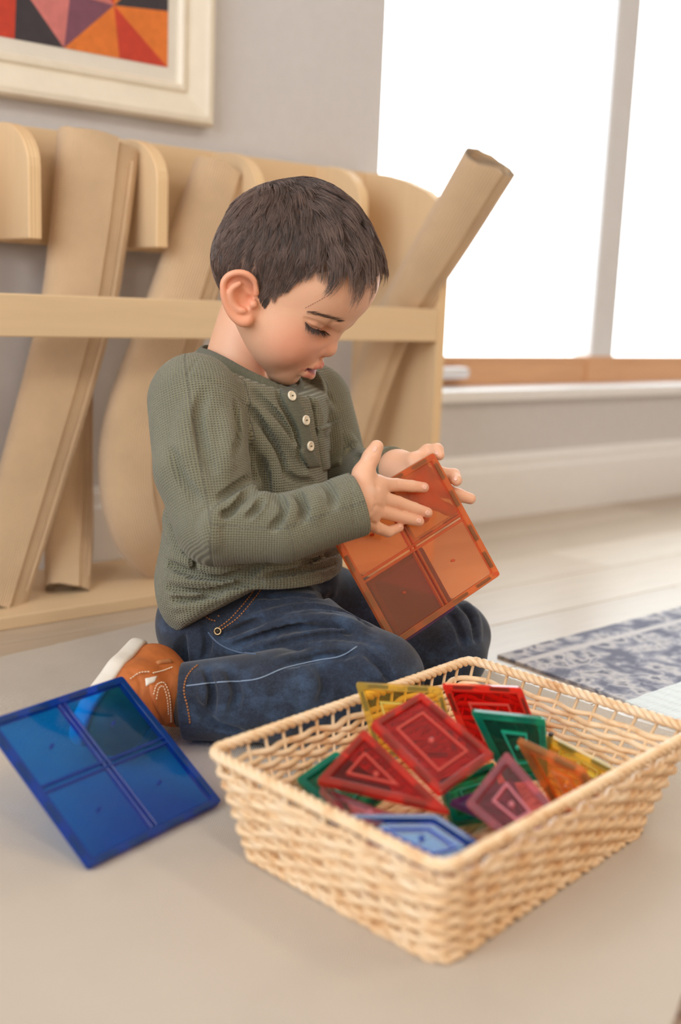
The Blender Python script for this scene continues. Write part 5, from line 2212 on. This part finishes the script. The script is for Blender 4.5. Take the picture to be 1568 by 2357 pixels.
# gather towards clump mean at the tips
cen = np.zeros((NCL, K, 3))
cnt = np.zeros(NCL)
np.add.at(cen, cid, S)
np.add.at(cnt, cid, 1)
cen /= np.maximum(cnt, 1)[:, None, None]
u = np.linspace(0, 1, K)[None, :, None]
S = S + (cen[cid] - S) * (.30 * u ** 1.3)
Sw = S @ HA.T * .001 + HC
hvv = np.clip(.45 + .25 * rs.randn(NH) * .8 + .35 * (cl_h[cid] - .5), 0, 1)
strands(Sw, .00036 if FASTCHILD else .00020, .00008, 'hair', M_HAIR, child, hvv, 'short dark brown hair')


def curve_strands(name, mat, root_px, dir_px, n, length_mm, wid, jit, plane_y, seed, mirror=False, rise=.0):
    """hairs rooted along a line on the face, pointing along a direction given in pixels"""
    rs_ = np.random.RandomState(seed)
    rp_ = catmull(np.array(root_px, float), 60)
    dp = catmull(np.array(dir_px, float), 60)
    i = rs_.randint(0, 60, n)
    q = rp_[i] + rs_.randn(n, 2) * jit
    P, hit = SKIN.trace(q)
    nrm = SKIN.grad(P)
    dw_ = dp[i] / np.linalg.norm(dp[i], axis=1)[:, None]
    D = dw_[:, 0:1] * CM[0] - dw_[:, 1:2] * CM[1]
    D = D - nrm * (D * nrm).sum(1)[:, None] * (1 if rise < .5 else .3)
    D /= np.linalg.norm(D, axis=1)[:, None]
    P, nrm, D = P[hit], nrm[hit], D[hit]
    ln = length_mm * .001 * (.7 + .6 * rs_.rand(len(P)))
    u = np.linspace(0, 1, 5)
    S = P[:, None] + D[:, None] * (ln[:, None] * u[None])[..., None] + nrm[:, None] * ((.0004 + rise * ln[:, None] * (u[None] - .55 * u[None] ** 2)))[..., None]
    if mirror:
        l = (S - HC) @ HA
        l[..., 1] *= -1
        S2 = l @ HA.T + HC
        strands(S2, wid, wid * .3, name, mat, child, rs_.rand(len(S)) * .5)
    strands(S, wid, wid * .3, name, mat, child, rs_.rand(len(S)) * .5)


curve_strands('eyebrow', M_BROW, [(706, 718), (722, 720), (739, 725), (756, 730), (772, 735), (783, 739)], [(1, .0), (1, .15), (1, .3), (1, .3), (1, .1), (1, -.1)], 230, 5.0, .00009, 2.0, -30, 3, True, .06)
curve_strands('eyelashes', M_BROW, [(703, 741), (713, 751), (724, 757), (736, 760.5), (747, 762)], [(-.1, 1), (.2, 1), (.4, 1), (.6, 1), (.9, .9)], 150, 7.0, .00020, .5, -30, 5, True, .9)
# mark on the forehead and a small mole
seam(SKIN, [(703, 709), (725, 697), (750, 683), (767, 672)], .00022, 'scratch', mat_simple('scratch_scab', (120, 58, 46), .7), child, .0001, .0028)
P_, _h = SKIN.trace([(673, 738)])
add('mole', tube([P_[0] - SKIN.grad(P_)[0] * .0006, P_[0] + SKIN.grad(P_)[0] * .0004], .0008, 8, org=ORG), mat_simple('mole_skin', (150, 70, 56), .6), child)

# ------------------------------------------------------------------ child: sock and shoe
HEEL, MIDF, TOE = un(350, 1552, 1.165), un(312, 1600, 1.118), un(262, 1668, 1.075)
sn = un(285, 1515, 1.15) - un(330, 1560, 1.13)
ft = TOE - HEEL
sn -= ft * (sn @ ft) / (ft @ ft)
sn /= np.linalg.norm(sn)
ANK = R_AN + (R_AN - on_z(640, 1603, .056)) * .05
sk = Field()
sk.cone(R_AN - sd * .1, ANK + (HEEL - ANK) * .25, .030, .029, 0)
V, Q = field_mesh(sk, .0022, ORG)
add('sock', quads_mesh(V, Q, True, ORG), M_SOCK, child)
UPF = Field()
UPF.chain([HEEL, MIDF, TOE], (.0300, .0315, .0290), .01)
UPF.cone(HEEL + (ANK - HEEL) * .1, HEEL + (ANK - HEEL) * .82, .030, .031, .012)
UPF.plane_cut(HEEL + sn * .020, sn, .003)
U0 = UPF.copy()
UPF.crease([(300, 1545), (318, 1560), (325, 1585), (318, 1610)], .0016, .001, .0015, base=U0)
SOF = Field()
SOF.chain([HEEL + sn * .022, MIDF + sn * .024, TOE + sn * .022], (.0300, .0290, .0300), .008)
SOF.plane_cut(HEEL + sn * .034, sn, .004)
SOF.plane_cut(HEEL + sn * .0175, -sn, .002)
V, Q = field_mesh(UPF, .0018, ORG)
shoe = add('shoe', quads_mesh(V, Q, True, ORG), M_LEATHER, child, 'tan leather toddler shoe with white sole')
V, Q = field_mesh(SOF, .0018, ORG)
add('sole', quads_mesh(V, Q, True, ORG), M_SOLE, shoe)
patch(UPF, band([(343, 1575), (346, 1600), (362, 1640), (385, 1668)], [(383, 1572), (392, 1600), (398, 1635), (402, 1662)], 18, 12), .0022, 'strap', M_LEATHER, shoe)
for q in ([(350, 1600), (358, 1578), (374, 1574), (386, 1600), (392, 1640), (394, 1660)], [(356, 1610), (362, 1586), (372, 1582), (380, 1605), (386, 1645)], [(300, 1566), (320, 1552), (345, 1549)], [(350, 1552), (375, 1546), (398, 1538)]):
    seam(UPF, q, .0007, 'stitch', M_CREAMST, shoe, .0022, .0030)
patch(UPF, band([(334, 1562), (336, 1580)], [(362, 1556), (356, 1570)], 6, 8), .0014, 'strap_loop', M_SOLE, shoe)
patch(UPF, band([(358, 1524), (364, 1530)], [(392, 1518), (398, 1526)], 5, 8), .003, 'pull_tab', M_STITCH, shoe)
print('script seconds', round(time.time() - T00, 1))
